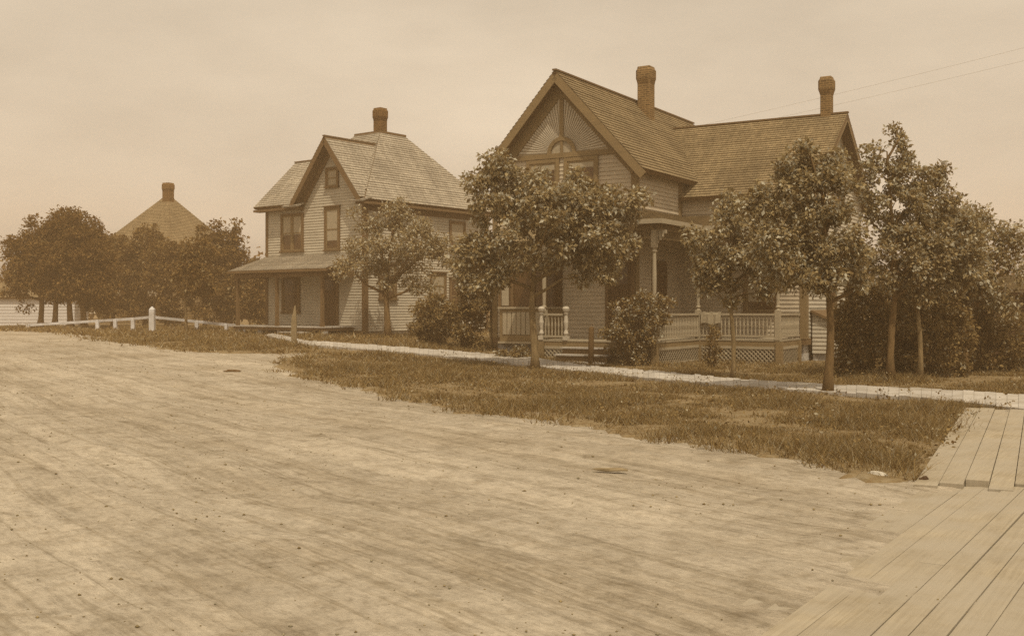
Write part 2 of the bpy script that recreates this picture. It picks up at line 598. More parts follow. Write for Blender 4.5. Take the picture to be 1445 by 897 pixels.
nearp = [at(*p) for p in near_px]; farp = [at(*p) for p in far_px]
walk = MB()
bare_strip = MB()
for k in range(len(nearp) - 1):
    a0, a1, b0, b1 = nearp[k], nearp[k + 1], farp[k], farp[k + 1]
    n = max(1, int(round(((a1 - a0).length + (b1 - b0).length) / 2 / 0.21)))
    for q in range(n):
        t0, t1 = q / n + 0.012 / n, (q + 1) / n - 0.012 / n
        j0, j1 = random.uniform(-0.03, 0.03), random.uniform(-0.03, 0.03)
        A, B, C_, D = a0.lerp(a1, t0), a0.lerp(a1, t1), b0.lerp(b1, t1), b0.lerp(b1, t0)
        sd = (D - A).normalized()
        A, B, C_, D = A - sd * (0.03 + j0), B - sd * (0.03 + j0), C_ + sd * j1, D + sd * j1
        h0, h1 = 0.10 + random.uniform(-0.012, 0.012), 0.10 + random.uniform(-0.012, 0.012)
        lo = [Vector((p.x, p.y, terrain(p.x, p.y) + 0.02)) for p in (A, B, C_, D)]
        hi = [Vector((p.x, p.y, terrain(p.x, p.y) + h)) for p, h in zip((A, B, C_, D), (h0, h0, h1, h1))]
        walk.hexa(lo[::-1], hi[::-1])
tag(walk.build('board_sidewalk', M['boards']), kind='structure')

cross = MB()
d1 = Vector((-0.445, -0.895)); d2 = Vector((-0.555, -0.832))
r1 = Vector((0.895, -0.445)); r2 = Vector((0.832, -0.555))
p_top = Vector((6.78, 15.9)); L1 = 7.05
for k in range(15):                                     # upper ramp beside the grass
    o = p_top + r1 * (0.20 * k + 0.01) + d1 * random.uniform(0.0, 0.08)
    e = o + d1 * (L1 + random.uniform(-0.12, 0.25))
    z0, z1 = 0.085 + random.uniform(-0.012, 0.012), 0.048 + random.uniform(-0.012, 0.012)
    w = r1 * 0.192
    pts = [(o, z0), (o + w, z0), (e + w, z1), (e, z1)]
    cross.hexa([(p.x, p.y, -0.03) for p, z in pts][::-1], [(p.x, p.y, z + terrain(p.x, p.y)) for p, z in pts][::-1])
p_mid = p_top + d1 * L1 + r1 * 0.12
for k in range(24):                                     # lower crossing over the road, its first planks sunk in the dust
    o = p_mid + r2 * (0.155 * k) + d2 * (random.uniform(-0.10, 0.10) + 0.06 * max(0, 3 - k))
    joint = random.uniform(0.8, 7.0)
    for (s0, s1_) in ((0.0, joint - 0.006), (joint + 0.006, 8.0)):
        p, e = o + d2 * s0, o + d2 * s1_
        sink = (0.042, 0.036, 0.028, 0.020, 0.014)[k] if k < 5 else 0.006
        z0, z1 = (0.045 - sink - 0.005 * q_ + random.uniform(-0.005, 0.006) for q_ in (s0, min(s1_, 5)))
        w = r2 * (0.155 - random.uniform(0.006, 0.014))
        pts = [(p, z0), (p + w, z0), (e + w, z1), (e, z1)]
        cross.hexa([(v.x, v.y, -0.06) for v, z in pts][::-1], [(v.x, v.y, z) for v, z in pts][::-1])
tag(cross.build('plank_crossing', M['crossing']), kind='structure')


# ------------------------------------------------------------------ windows, doors (built on a wall's own plane)
class Wall:
    """plane of a wall: origin o, direction t along it, outward normal n (local coordinates)"""
    def __init__(self, o, t, n):
        self.o, self.t, self.n = Vector(o), Vector(t), Vector(n)

    def p(self, a, z, d=0.0):
        return self.o + self.t * a + self.n * d + Vector((0, 0, z))

    def box(self, mb, a0, a1, z0, z1, d0, d1):
        lo = [self.p(a0, z0, d0), self.p(a1, z0, d0), self.p(a1, z0, d1), self.p(a0, z0, d1)]
        hi = [q + Vector((0, 0, z1 - z0)) for q in lo]
        if self.t.cross(-self.n).z * 1 > 0:
            lo, hi = lo[::-1], hi[::-1]
        mb.hexa(lo, hi)


def window(wall, a0, a1, z0, z1, parent, frame='trim_dark', curtain=0.0, name='window', mull=False, fw=0.11, hood=True):
    fr = MB(); b = wall.box
    b(fr, a0 - fw, a0, z0 - 0.02, z1 + fw, 0.0, 0.075); b(fr, a1, a1 + fw, z0 - 0.02, z1 + fw, 0.0, 0.075)
    b(fr, a0, a1, z1, z1 + fw, 0.0, 0.070)
    if hood:
        b(fr, a0 - fw - 0.04, a1 + fw + 0.04, z1 + fw, z1 + fw + 0.05, 0.0, 0.12)
    w = fr.build(name, M[frame], parent)
    si = MB(); b(si, a0 - fw - 0.04, a1 + fw + 0.04, z0 - 0.08, z0 - 0.02, 0.0, 0.13); si.build('sill', M[frame], w)
    sa = MB(); zm = (z0 + z1) / 2
    spans = [(a0, a1)] if not mull else [(a0, (a0 + a1) / 2 - 0.05), ((a0 + a1) / 2 + 0.05, a1)]
    if mull:
        b(sa, spans[0][1], spans[1][0], z0 - 0.02, z1, 0.001, 0.068)
    gl = MB(); cu = MB()
    for (x0, x1) in spans:
        b(sa, x0, x0 + 0.05, z0 - 0.02, z1, 0.001, 0.052); b(sa, x1 - 0.05, x1, z0 - 0.02, z1, 0.001, 0.052)
        b(sa, x0 + 0.05, x1 - 0.05, zm - 0.025, zm + 0.025, 0.001, 0.050)
        b(sa, x0 + 0.05, x1 - 0.05, z1 - 0.05, z1, 0.001, 0.050); b(sa, x0 + 0.05, x1 - 0.05, z0 - 0.02, z0 + 0.05, 0.001, 0.050)
        b(gl, x0 + 0.05, x1 - 0.05, z0 + 0.05, zm - 0.025, 0.001, 0.030)
        b(gl, x0 + 0.05, x1 - 0.05, zm + 0.025, z1 - 0.05, 0.001, 0.036)
        if curtain:
            zc = z1 - 0.05 - curtain * (z1 - z0 - 0.1)
            lo = max(zc, zm + 0.025)
            b(cu, x0 + 0.055, x1 - 0.055, lo, z1 - 0.05, 0.001, 0.039)
            if zc < zm - 0.03:
                b(cu, x0 + 0.055, x1 - 0.055, zc, zm - 0.025, 0.001, 0.034)
    sa.build('sash', M['trim_tan' if frame == 'trim_dark' else frame], w)
    gl.build('pane', M['glass'], w)
    if curtain:
        cu.build('window_blind', M['curtain'], w)
    return w


def door(wall, a0, a1, z0, z1, parent):
    fr = MB(); b = wall.box
    b(fr, a0 - 0.11, a0, z0, z1 + 0.11, 0, 0.075); b(fr, a1, a1 + 0.11, z0, z1 + 0.11, 0, 0.075); b(fr, a0, a1, z1, z1 + 0.11, 0, 0.07)
    f = fr.build('door', M['trim_dark'], parent)
    le = MB(); b(le, a0, a1, z0, z1, 0.001, 0.030)
    w = a1 - a0
    for (z_0, z_1) in ((z0 + 0.15, z0 + 0.75), (z0 + 0.9, z1 - 0.75)):
        b(le, a0 + 0.12, a0 + w / 2 - 0.04, z_0, z_1, 0.02, 0.042); b(le, a0 + w / 2 + 0.04, a1 - 0.12, z_0, z_1, 0.02, 0.042)
    le.build('door_leaf', M['door'], f)
    g = MB(); b(g, a0 + 0.14, a1 - 0.14, z1 - 0.65, z1 - 0.12, 0.02, 0.036); g.build('pane', M['glass'], f)
    k = MB(); c = wall.p(a1 - 0.07, z0 + 1.0, 0.06); k.tube([c - wall.n * 0.03, c, c + wall.n * 0.02], [0.02, 0.035, 0.02], 8); k.build('handle', M['brick_dark'], f)
    return f


def siding(mb, pts, course=0.125, lift=0.024):
    mb.lap(pts, course, lift, 0.12)


def roof_plane(slab, sh, pts, thick=0.13):
    """sheathing slab and lapped shingles over it; pts counter-clockwise seen from above"""
    slab.prism(pts, thick)
    p = [Vector(q) for q in pts]
    n = (p[1] - p[0]).cross(p[2] - p[0]).normalized()
    sh.lap([q + n * 0.004 for q in p], 0.15, 0.026, 0.2)


def chimney(parent, x, y, z0, z1, w, mat, flare=0.07):
    mb = MB(); h = w / 2
    def ring(z, e):
        c = 0.28 * (h + e) if e > 0 else 0.0
        k = h + e
        if c == 0:
            c = 0.02
        return [(x - k + c, y - k, z), (x + k - c, y - k, z), (x + k, y - k + c, z), (x + k, y + k - c, z),
                (x + k - c, y + k, z), (x - k + c, y + k, z), (x - k, y + k - c, z), (x - k, y - k + c, z)]
    H = z1 - z0
    zz = [(z0, 0.001), (z0, 0.0), (z1 - 0.62, 0.0), (z1 - 0.50, flare * 0.6), (z1 - 0.42, flare), (z1 - 0.14, flare), (z1 - 0.06, flare * 0.35), (z1, 0.0)]
    rings = [ring(z, e) for z, e in zz[1:]]
    for a, b in zip(rings, rings[1:]):
        for k in range(8):
            j = (k + 1) % 8
            mb.face([a[k], a[j], b[j], b[k]])
    # flue opening: rim and dark throat
    top = rings[-1]; t = [(x + (px - x) * 0.62, y + (py - y) * 0.62, pz) for px, py, pz in top]
    low = [(px, py, pz - 0.35) for px, py, pz in t]
    for k in range(8):
        j = (k + 1) % 8
        mb.face([top[k], top[j], t[j], t[k]])
        mb.face([t[k], t[j], low[j], low[k]])
    mb.face(low)
    return mb.build('chimney', mat, parent)


def turned_post(mb, x, y, z0, z1, r=0.075):
    h = z1 - z0
    mb.box(x - r, x + r, y - r, y + r, z0, z0 + 0.28 * h)
    a = z0 + 0.28 * h; b = z1 - 0.16 * h
    prof = [(a, r * 0.9), (a + 0.04, r * 0.6), (a + 0.09, r * 1.0), (a + 0.14, r * 0.62), (a + 0.5 * (b - a), r * 0.82),
            (b - 0.16, r * 0.62), (b - 0.10, r * 1.05), (b - 0.05, r * 0.62), (b, r * 0.9)]
    mb.lathe(x, y, prof, 10)
    mb.box(x - r, x + r, y - r, y + r, b, z1)


def newel(mb, x, y, z0, z1, r=0.07):
    mb.box(x - r, x + r, y - r, y + r, z0, z0 + 0.12)
    z = z0 + 0.12; h = z1 - z
    mb.lathe(x, y, [(z, r * 0.6), (z + 0.08 * h, r), (z + 0.2 * h, r * 0.55), (z + 0.45 * h, r * 0.95), (z + 0.68 * h, r * 0.6), (z + 0.76 * h, r), (z + 0.78 * h, r * 0.5),
                    (z + 0.84 * h, r * 1.2), (z + 0.92 * h, r * 1.45), (z + 0.98 * h, r * 1.0), (z + h, r * 0.2)], 12)


def railing(name, a, b, z0, z1, parent, step=0.115):
    """top rail, bottom rail and the turned balusters of one run"""
    a, b = Vector((a[0], a[1], 0)), Vector((b[0], b[1], 0))
    Z = Vector((0, 0, 1))
    ra = MB()
    ra.bar(a + Z * z1, b + Z * z1, 0.10, 0.06); ra.bar(a + Z * (z0 + 0.10), b + Z * (z0 + 0.10), 0.07, 0.06)
    n = max(2, int((b - a).length / step))
    for k in range(n):
        p = a.lerp(b, (k + 0.5) / n)
        h0, h1 = z0 + 0.13, z1 - 0.03
        h = h1 - h0
        ra.lathe(p.x, p.y, [(h0, 0.022), (h0 + 0.15 * h, 0.026), (h0 + 0.3 * h, 0.018), (h0 + 0.5 * h, 0.030), (h0 + 0.72 * h, 0.018), (h0 + 0.85 * h, 0.026), (h1, 0.022)], 6)
    return ra.build(name, M['rail_paint'], parent)


def lattice(name, a, b, z0, z1, parent, step=0.13, w=0.035):
    a, b = Vector((a[0], a[1], 0)), Vector((b[0], b[1], 0))
    d = b - a; L = d.length; d.normalize(); n = Vector((d.y, -d.x, 0))
    mb = MB(); H = z1 - z0
    for s, off in ((1, 0.012), (-1, 0.026)):
        k = -H
        while k < L + H:
            lo, hi = k, k + H * s if s > 0 else k - H
            # strip from (k, z0) to (k + s*H, z1), clipped to 0..L
            xa, xb = k, k + s * H
            ta = 0.0; tb = 1.0
            if xb != xa:
                t0, t1 = (0 - xa) / (xb - xa), (L - xa) / (xb - xa)
                ta, tb = max(0, min(t0, t1)), min(1, max(t0, t1))
            if tb - ta > 0.05:
                P = a + d * (xa + (xb - xa) * ta) + n * off + Vector((0, 0, z0 + H * ta))
                Q = a + d * (xa + (xb - xa) * tb) + n * off + Vector((0, 0, z0 + H * tb))
                mb.bar(P, Q, 0.012, w, up=n.cross((Q - P).normalized()))
            k += step
    mb.bar(a + Vector((0, 0, z1 + 0.04)) + n * 0.02, b + Vector((0, 0, z1 + 0.04)) + n * 0.02, 0.05, 0.08)
    mb.bar(a + Vector((0, 0, z0 - 0.03)) + n * 0.02, b + Vector((0, 0, z0 - 0.03)) + n * 0.02, 0.05, 0.06)
    return mb.build(name, M['rail_paint'], parent)


# ------------------------------------------------------------------ the big gabled house
BH = thing('gabled_house', 'tall tan clapboard house with sunburst front gable, long side wing and wrapping porch', 'house', (1.56, 32.93, 0.0), -R(31.5))
SL = 1.086                                   # slope of the front gable roof
AP = 8.55                                    # wall apex


def gz(x):
    return AP - SL * abs(x)


w = MB()
siding(w, [(-2.5, 0, 0.55), (2.5, 0, 0.55), (2.5, 0, gz(2.5)), (2.05, 0, 6.32), (-2.05, 0, 6.32), (-2.5, 0, gz(2.5))])
front = w.build('front_wall', M['siding_tan'], BH)
w = MB()
siding(w, [(2.5, 0, 0.55), (2.5, 10.2, 0.55), (2.5, 10.2, gz(2.5)), (2.5, 0, gz(2.5))])
siding(w, [(-2.5, 10.2, 0.55), (-2.5, 0, 0.55), (-2.5, 0, gz(2.5)), (-2.5, 10.2, gz(2.5))])
siding(w, [(2.5, 10.2, 0.55), (-2.5, 10.2, 0.55), (-2.5, 10.2, gz(2.5)), (0, 10.2, AP), (2.5, 10.2, gz(2.5))])
w.build('side_wall', M['siding_tan'], BH)
WZ, WS, WD = 7.85, 0.757, 7.0                # wing ridge height, slope, ridge depth
def wz(y):
    return WZ - WS * abs(y - WD)
w = MB()
siding(w, [(2.5, 3.5, 0.55), (6.55, 3.5, 0.55), (6.55, 3.5, wz(3.5)), (2.5, 3.5, wz(3.5))])
w.build('wing_wall', M['siding_tan'], BH)
w = MB()
siding(w, [(6.55, 10.5, 0.55), (2.5, 10.5, 0.55), (2.5, 10.5, wz(10.5)), (6.55, 10.5, wz(10.5))])
w.build('wing_back_wall', M['siding_tan'], BH)
w = MB()
siding(w, [(6.55, 3.5, 0.55), (6.55, 10.5, 0.55), (6.55, 10.5, wz(10.5)), (6.55, 7.0, WZ), (6.55, 3.5, wz(3.5))])
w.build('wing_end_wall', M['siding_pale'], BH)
# foundation
w = MB()
w.box(-2.42, 2.42, 0.08, 10.1, -0.6, 0.54); w.box(2.43, 6.47, 3.58, 10.42, -0.6, 0.54)
w.build('foundation', M['stone'], BH)
w = MB()
w.box(-2.53, 2.53, -0.03, 0.0, 0.42, 0.62); w.box(2.531, 6.58, 3.47, 3.5, 0.42, 0.62); w.box(6.55, 6.58, 3.501, 10.5, 0.42, 0.62); w.box(-2.53, -2.5, 0.0, 10.2, 0.42, 0.62)
w.build('water_table', M['trim_dark'], BH)
# corner boards
for bs in (((-2.545, -2.36, -0.045, 0.02, 0.6, 5.9),), ((2.36, 2.545, -0.045, 0.0, 0.6, 5.9), (2.50, 2.545, 0.0, 0.15, 0.6, 5.9)),
           ((6.39, 6.595, 3.455, 3.5, 0.6, 5.3), (6.55, 6.595, 3.5, 3.68, 0.6, 5.3)), ((2.50, 2.545, 3.2, 3.46, 4.5, 5.6),)):
    w = MB()
    for q in bs:
        w.box(*q)
    w.build('corner_board', M['trim_tan'], BH)
# roofs
slab, sh = MB(), MB()
def R1(x, y):
    return (x, y, 8.80 - SL * abs(x))
OV = 2.92
roof_plane(slab, sh, [R1(OV, -0.5), R1(OV, 10.7), R1(0, 10.7), R1(0, -0.5)], 0.15)
roof_plane(slab, sh, [R1(-OV, 10.7), R1(-OV, -0.5), R1(0, -0.5), R1(0, 10.7)], 0.15)
def R2(x, y):
    return (x, y, 8.0 - WS * abs(y - WD))
roof_plane(slab, sh, [R2(2.4, 3.15), R2(6.95, 3.15), R2(6.95, WD), R2(0.70, WD)], 0.12)
roof_plane(slab, sh, [R2(6.95, 10.85), R2(2.4, 10.85), R2(0.70, WD), R2(6.95, WD)], 0.12)
roof = sh.build('roof', M['roof_tan'], BH)
# ridge caps go with the shingles' own mesh; sheathing, fascia, barge boards are trim
slab.bar((0, -0.52, 8.83), (0, 10.72, 8.83), 0.14, 0.05); slab.bar((0.5, WD, 8.03), (6.97, WD, 8.03), 0.14, 0.05)
slab.build('roof_edge', M['trim_dark'], roof)
tr = MB()
for s in (-1, 1):                             # barge boards and soffit of the front gable
    a, b = Vector((0, -0.49, 8.62)), Vector((s * 2.95, -0.49, 8.62 - SL * 2.95))
    tr.bar(a, b, 0.035, 0.24, up=Vector((0, 0, 1)))
    tr.bar(Vector((0, -0.05, 8.36)), Vector((s * 2.5, -0.05, 8.36 - SL * 2.5)), 0.05, 0.34)
tr.build('barge_board', M['trim_tan'], roof)
tr = MB()
for s in (-1, 1):
    a, b = Vector((6.93, WD, 7.86)), Vector((6.93, WD + s * 3.85, 7.86 - WS * 3.85))
    tr.bar(a, b, 0.035, 0.2)
tr.build('wing_barge_board', M['trim_tan'], roof)
chimney(roof, 0.45, 5.25, 7.6, 9.95, 0.46, M['brick'], 0.06)
chimney(roof, 6.24, 7.05, 7.4, 9.28, 0.35, M['brick'], 0.065)
# sunburst in the gable
g = MB()
ZB = 6.34
hw = (AP - 0.22 - ZB) / SL
g.prism([(-hw, -0.012, ZB), (hw, -0.012, ZB), (0, -0.012, AP - 0.22)], 0.05)
fan = g.build('sunburst_panel', M['fan_panel'], BH)
g = MB()
for k in range(1, 44):
    if k == 22:
        continue
    a = math.pi * k / 44
    c, s_ = math.cos(a), math.sin(a)
    # to the rake line z = AP-.22-SL|x|
    L = (AP - 0.30 - ZB) / (s_ + SL * abs(c))
    if L < 0.55:
        continue
    p0, p1 = Vector((c * 0.5, -0.02, ZB + s_ * 0.5)), Vector((c * L, -0.02, ZB + s_ * L))
    sd = Vector((-s_, 0, c))
    w0, w1 = 0.008, 0.008 + 0.016 * L
    g.hexa([p0 - sd * w0, p0 + sd * w0, p1 + sd * w1, p1 - sd * w1], [q + Vector((0, -0.018, 0)) for q in (p0 - sd * w0, p0 + sd * w0, p1 + sd * w1, p1 - sd * w1)])
g.build('sunburst_ray', M['rib'], fan)
g = MB()
N = 16
for k in range(N):
    a0, a1 = math.pi * k / N, math.pi * (k + 1) / N
    q = [(0.38 * math.cos(a0), ZB + 0.38 * math.sin(a0)), (0.5 * math.cos(a0), ZB + 0.5 * math.sin(a0)), (0.5 * math.cos(a1), ZB + 0.5 * math.sin(a1)), (0.38 * math.cos(a1), ZB + 0.38 * math.sin(a1))]
    g.hexa([(x, -0.01, z) for x, z in q], [(x, -0.075, z) for x, z in q])
g.box(-0.07, 0.07, -0.07, -0.01, ZB + 0.499, AP - 0.3); g.box(-0.04, 0.04, -0.06, -0.01, ZB, ZB + 0.38)
g.box(-hw - 0.2, hw + 0.2, -0.08, 0.0, ZB - 0.15, ZB - 0.001)
g.build('gable_trim', M['trim_tan'], fan)
g = MB()
g.prism([(0.375 * math.cos(math.pi * k / N), -0.02, ZB + 0.375 * math.sin(math.pi * k / N)) for k in range(N + 1)], 0.02)
g.build('half_round_pane', M['curtain'], fan)

FW = Wall((0, 0, 0), (1, 0, 0), (0, -1, 0))
for a in (-1.15, 0.2):
    window(FW, a, a + 0.95, 4.55, 6.06, BH, 'trim_tan', 0.12, hood=False)
SW = Wall((2.5, 0, 0), (0, 1, 0), (1, 0, 0))
WFW = Wall((0, 3.5, 0), (1, 0, 0), (0, -1, 0))
WEW = Wall((6.55, 0, 0), (0, 1, 0), (1, 0, 0))
window(WFW, 4.70, 5.60, 1.45, 3.2, BH, 'trim_dark', 0.85)
window(WEW, 5.9, 6.8, 1.5, 3.2, BH, 'trim_dark', 0.5)
window(WEW, 8.4, 9.2, 1.5, 3.2, BH, 'trim_dark', 0.5)
window(WEW, 6.5, 7.4, 4.6, 6.2, BH, 'trim_dark', 0.5)
door(FW, 1.62, 2.38, 0.66, 2.9, BH)
door(SW, 1.2, 2.05, 0.66, 2.9, BH)
# bay window on the left of the front
bw = MB()
bx0, bx1, by = -2.2, 0.05, -0.62
bw.hexa([(bx0, -0.03, 0.5), (bx0 + 0.3, by, 0.5), (bx1 - 0.3, by, 0.5), (bx1, -0.03, 0.5)], [(bx0, -0.03, 1.52), (bx0 + 0.3, by, 1.52), (bx1 - 0.3, by, 1.52), (bx1, -0.03, 1.52)])
bay = bw.build('bay_window', M['trim_tan'], BH)
bw = MB()
bw.hexa([(bx0, -0.03, 3.3), (bx0 + 0.3, by, 3.3), (bx1 - 0.3, by, 3.3), (bx1, -0.03, 3.3)], [(bx0, -0.03, 3.6), (bx0 + 0.3, by, 3.6), (bx1 - 0.3, by, 3.6), (bx1, -0.03, 3.6)])
bw.build('bay_head', M['trim_tan'], bay)
q = MB()
q.hexa([(bx0 - .06, -0.03, 1.521), (bx0 + 0.27, by - .08, 1.521), (bx1 - 0.27, by - .08, 1.521), (bx1 + .06, -0.03, 1.521)], [(bx0 - .06, -0.03, 1.58), (bx0 + 0.27, by - .08, 1.58), (bx1 - 0.27, by - .08, 1.58), (bx1 + .06, -0.03, 1.58)])
q.hexa([(bx0 - .06, -0.03, 0.44), (bx0 + 0.27, by - .07, 0.44), (bx1 - 0.27, by - .07, 0.44), (bx1 + .06, -0.03, 0.44)], [(bx0 - .06, -0.03, 0.499), (bx0 + 0.27, by - .07, 0.499), (bx1 - 0.27, by - .07, 0.499), (bx1 + .06, -0.03, 0.499)])
q.build('sill', M['rail_paint'], bay)
q = MB()
q.hexa([(bx0 + .03, -0.035, 1.58), (bx0 + 0.32, by + .03, 1.58), (bx1 - 0.32, by + .03, 1.58), (bx1 - .03, -0.035, 1.58)], [(bx0 + .03, -0.035, 3.3), (bx0 + 0.32, by + .03, 3.3), (bx1 - 0.32, by + .03, 3.3), (bx1 - .03, -0.035, 3.3)])
q.build('pane', M['glass'], bay)
q = MB()
for x in (bx0 + .3, -1.45, -0.68, bx1 - .3):
    q.box(x - 0.05, x + 0.05, by - 0.01, by + 0.05, 1.58, 3.3)
q.build('mullion', M['trim_dark'], bay)
q = MB(); q.box(bx0 + 0.36, bx0 + 0.62, by + 0.012, by + 0.031, 1.62, 3.29); q.build('curtain', M['curtain'], bay)
q = MB()
for k in range(9):
    x = bx0 + 0.42 + k * 0.17
    q.box(x, x + 0.14, by - 0.022, by - 0.001, 0.72, 1.42)
q.build('wainscot', M['rail_paint'], bay)
q = MB(); q.prism([(bx0 - .2, by - .2, 3.6), (bx1 + .1, by - .2, 3.6), (bx1 + .1, -0.03, 4.1), (bx0 - .2, -0.03, 4.1)], 0.1); q.build('bay_roof', M['roof_tan'], bay)

# porch: deck, skirt, posts, roof; front run, right side, front of the wing
PX0, PX1, PY0, PXW, PYW = 0.2, 3.89, -1.78, 6.37, 1.48
ZF = 0.62
dk = MB()
for k in range(17):
    y0 = PY0 - 0.04 + k * 0.107
    dk.box(PX0, PX1 + 0.04, y0, y0 + 0.102, ZF - 0.04, ZF)
for k in range(12):
    x0 = 2.56 + k * 0.115
    dk.box(x0, x0 + 0.11, 0.04, 3.45, ZF - 0.04, ZF)
for k in range(18):
    y0 = PYW - 0.04 + k * 0.112
    dk.box(PX1 + 0.05, PXW + 0.04, y0, y0 + 0.107, ZF - 0.04, ZF)
porch = dk.build('porch', M['rail_paint'], BH)
sk = MB()                                     # skirt boards and piers under the deck
for a, b in (((PX0, PY0), (PX1, PY0)), ((PX1, PY0), (PX1, PYW)), ((PX1, PYW), (PXW, PYW)), ((PXW, PYW), (PXW, 3.45)), ((PX0, PY0), (PX0, -0.05))):
    sk.bar((a[0], a[1], ZF - 0.13), (b[0], b[1], ZF - 0.13), 0.05, 0.17)
sk.build('skirt_board', M['trim_tan'], porch)
for (x, y) in ((PX1, PY0), (PX1, PYW), (PXW, PYW), (PXW, 3.3), (0.3, PY0), (2.72, PY0)):
    pr = MB(); pr.box(x - 0.09, x + 0.09, y - 0.09, y + 0.09, -0.4, ZF - 0.05); pr.build('pier', M['trim_tan'], porch)
lattice('lattice_panel', (PX1, PY0 + 0.1), (PX1, PYW - 0.1), 0.02, 0.36, porch)
lattice('lattice_panel', (PX1 + 0.1, PYW), (PXW - 0.1, PYW), -0.06, 0.34, porch)
lattice('lattice_panel', (PXW, PYW + 0.1), (PXW, 3.2), -0.06, 0.34, porch)
lattice('lattice_panel', (0.4, PY0), (1.15, PY0), 0.04, 0.36, porch)
lattice('lattice_panel', (2.8, PY0), (PX1 - 0.1, PY0), 0.02, 0.36, porch)
ZR = 1.36
railing('railing', (PX1, PY0 + 0.08), (PX1, PYW - 0.08), ZF, ZR, porch)
railing('railing', (PX1 + 0.08, PYW), (PXW - 0.08, PYW), ZF, ZR, porch)
railing('railing', (PXW, PYW + 0.08), (PXW, 3.4), ZF, ZR, porch)
railing('railing', (0.36, PY0), (1.02, PY0), ZF, ZR, porch, 0.105)
railing('railing', (2.82, PY0), (PX1 - 0.08, PY0), ZF, ZR, porch)
for (x, y) in ((0.28, PY0), (1.10, PY0), (2.74, PY0)):
    nb = MB(); newel(nb, x, y, ZF, ZR + 0.24, 0.075); nb.build('newel_post', M['rib'], porch, False)
ZC = 3.72
for (x, y) in ((PX1 - 0.02, PY0 + 0.02), (PX1 - 0.02, PYW), (PXW - 0.05, PYW + 0.02), (0.28, PY0 + 0.16)):
    tp = MB(); turned_post(tp, x, y, ZF, ZC)
    for dx, dy in ((1, 0), (-1, 0), (0, 1), (0, -1)):      # scroll brackets at the head
        if (x + dx * 0.4 > PXW + 0.1) or (y + dy * 0.4 < PY0 - 0.1):
            continue
        for q in range(4):
            r0 = 0.10 + 0.08 * q
            tp.box(min(x + dx * (r0 - 0.03), x + dx * r0 + 0.02) - (0.018 if dx == 0 else 0), max(x + dx * (r0 - 0.03), x + dx * r0 + 0.02) + (0.018 if dx == 0 else 0),
                   min(y + dy * (r0 - 0.03), y + dy * r0 + 0.02) - (0.018 if dy == 0 else 0), max(y + dy * (r0 - 0.03), y + dy * r0 + 0.02) + (0.018 if dy == 0 else 0), ZC - 0.38 + 0.085 * q + 0.002 * q, ZC - 0.02)
    tp.build('porch_post', M['rail_paint'], porch)
# frieze with small spindles under the plate
fz = MB()
runs = [((0.2, PY0), (PX1, PY0)), ((PX1, PY0), (PX1, PYW)), ((PX1, PYW), (PXW, PYW)), ((PXW, PYW), (PXW, 3.45)), ((0.2, PY0), (0.2, -0.05))]
for a, b in runs:
    A, B = Vector((a[0], a[1], 0)), Vector((b[0], b[1], 0))
    fz.bar(A + Vector((0, 0, ZC + 0.09)), B + Vector((0, 0, ZC + 0.09)), 0.12, 0.2)
    fz.bar(A + Vector((0, 0, ZC - 0.22)), B + Vector((0, 0, ZC - 0.22)), 0.05, 0.05)
    n = int((B - A).length / 0.12)
    for k in range(n):
        p = A.lerp(B, (k + 0.5) / n)
        fz.box(p.x - 0.016, p.x + 0.016, p.y - 0.016, p.y + 0.016, ZC - 0.2, ZC)
fz.build('frieze', M['trim_tan'], porch)
# porch roof
slab, sh = MB(), MB()
ZE, ZT, ov = 3.98, 4.50, 0.32
E0, E1, E2, E3 = PX0 - 0.4, PX1 + ov, PXW + ov, PY0 - ov
roof_plane(slab, sh, [(E0, E3, ZE), (E1, E3, ZE), (2.53, 0.0, ZT), (E0, 0.0, ZT)], 0.09)
roof_plane(slab, sh, [(E1, E3, ZE), (E1, PYW - ov, ZE), (2.53, 3.47, ZT), (2.53, 0.0, ZT)], 0.09)
roof_plane(slab, sh, [(E1, PYW - ov, ZE), (E2, PYW - ov, ZE), (E2, 3.47, ZT), (2.53, 3.47, ZT)], 0.09)
slab.bar((E0, E3, ZE - 0.05), (E1, E3, ZE - 0.05), 0.05, 0.13); slab.bar((E1, E3, ZE - 0.05), (E1, PYW - ov, ZE - 0.05), 0.05, 0.13)
slab.bar((E1, PYW - ov, ZE - 0.05), (E2, PYW - ov, ZE - 0.05), 0.05, 0.13); slab.bar((E2, PYW - ov, ZE - 0.05), (E2, 3.47, ZT - 0.05), 0.05, 0.13)
sh.build('porch_roof', M['roof_tan'], porch)
slab.build('porch_cornice', M['rail_paint'], porch)
cl = MB()
cl.box(E0 + 0.05, PX1 + 0.1, E3 + 0.1, -0.05, ZC + 0.19, ZC + 0.205); cl.box(2.56, PX1 + 0.1, -0.049, PYW, ZC + 0.19, ZC + 0.205); cl.box(2.56, PXW + 0.1, PYW + 0.001, 3.45, ZC + 0.19, ZC + 0.205)
cl.build('porch_ceiling', M['trim_tan'], porch)
# steps
for k in range(3):
    z = ZF - 0.19 * (k + 1) + 0.0
    y = PY0 - 0.04 - 0.30 * k
    stp = MB()
    stp.box(1.12 - 0.05 * k, 2.72 + 0.03 * k, y - 0.34, y - 0.01, z - 0.04, z)
    stp.build('step', M['boards'], porch)  # paler boards, sunlight on the treads put into their colour
    ri = MB(); ri.box(1.16 - 0.05 * k, 2.68 + 0.03 * k, y - 0.29, y - 0.27, z - 0.19, z - 0.041); ri.build('riser', M['trim_dark'], porch)  # dark colour stands in for the shade between the treads
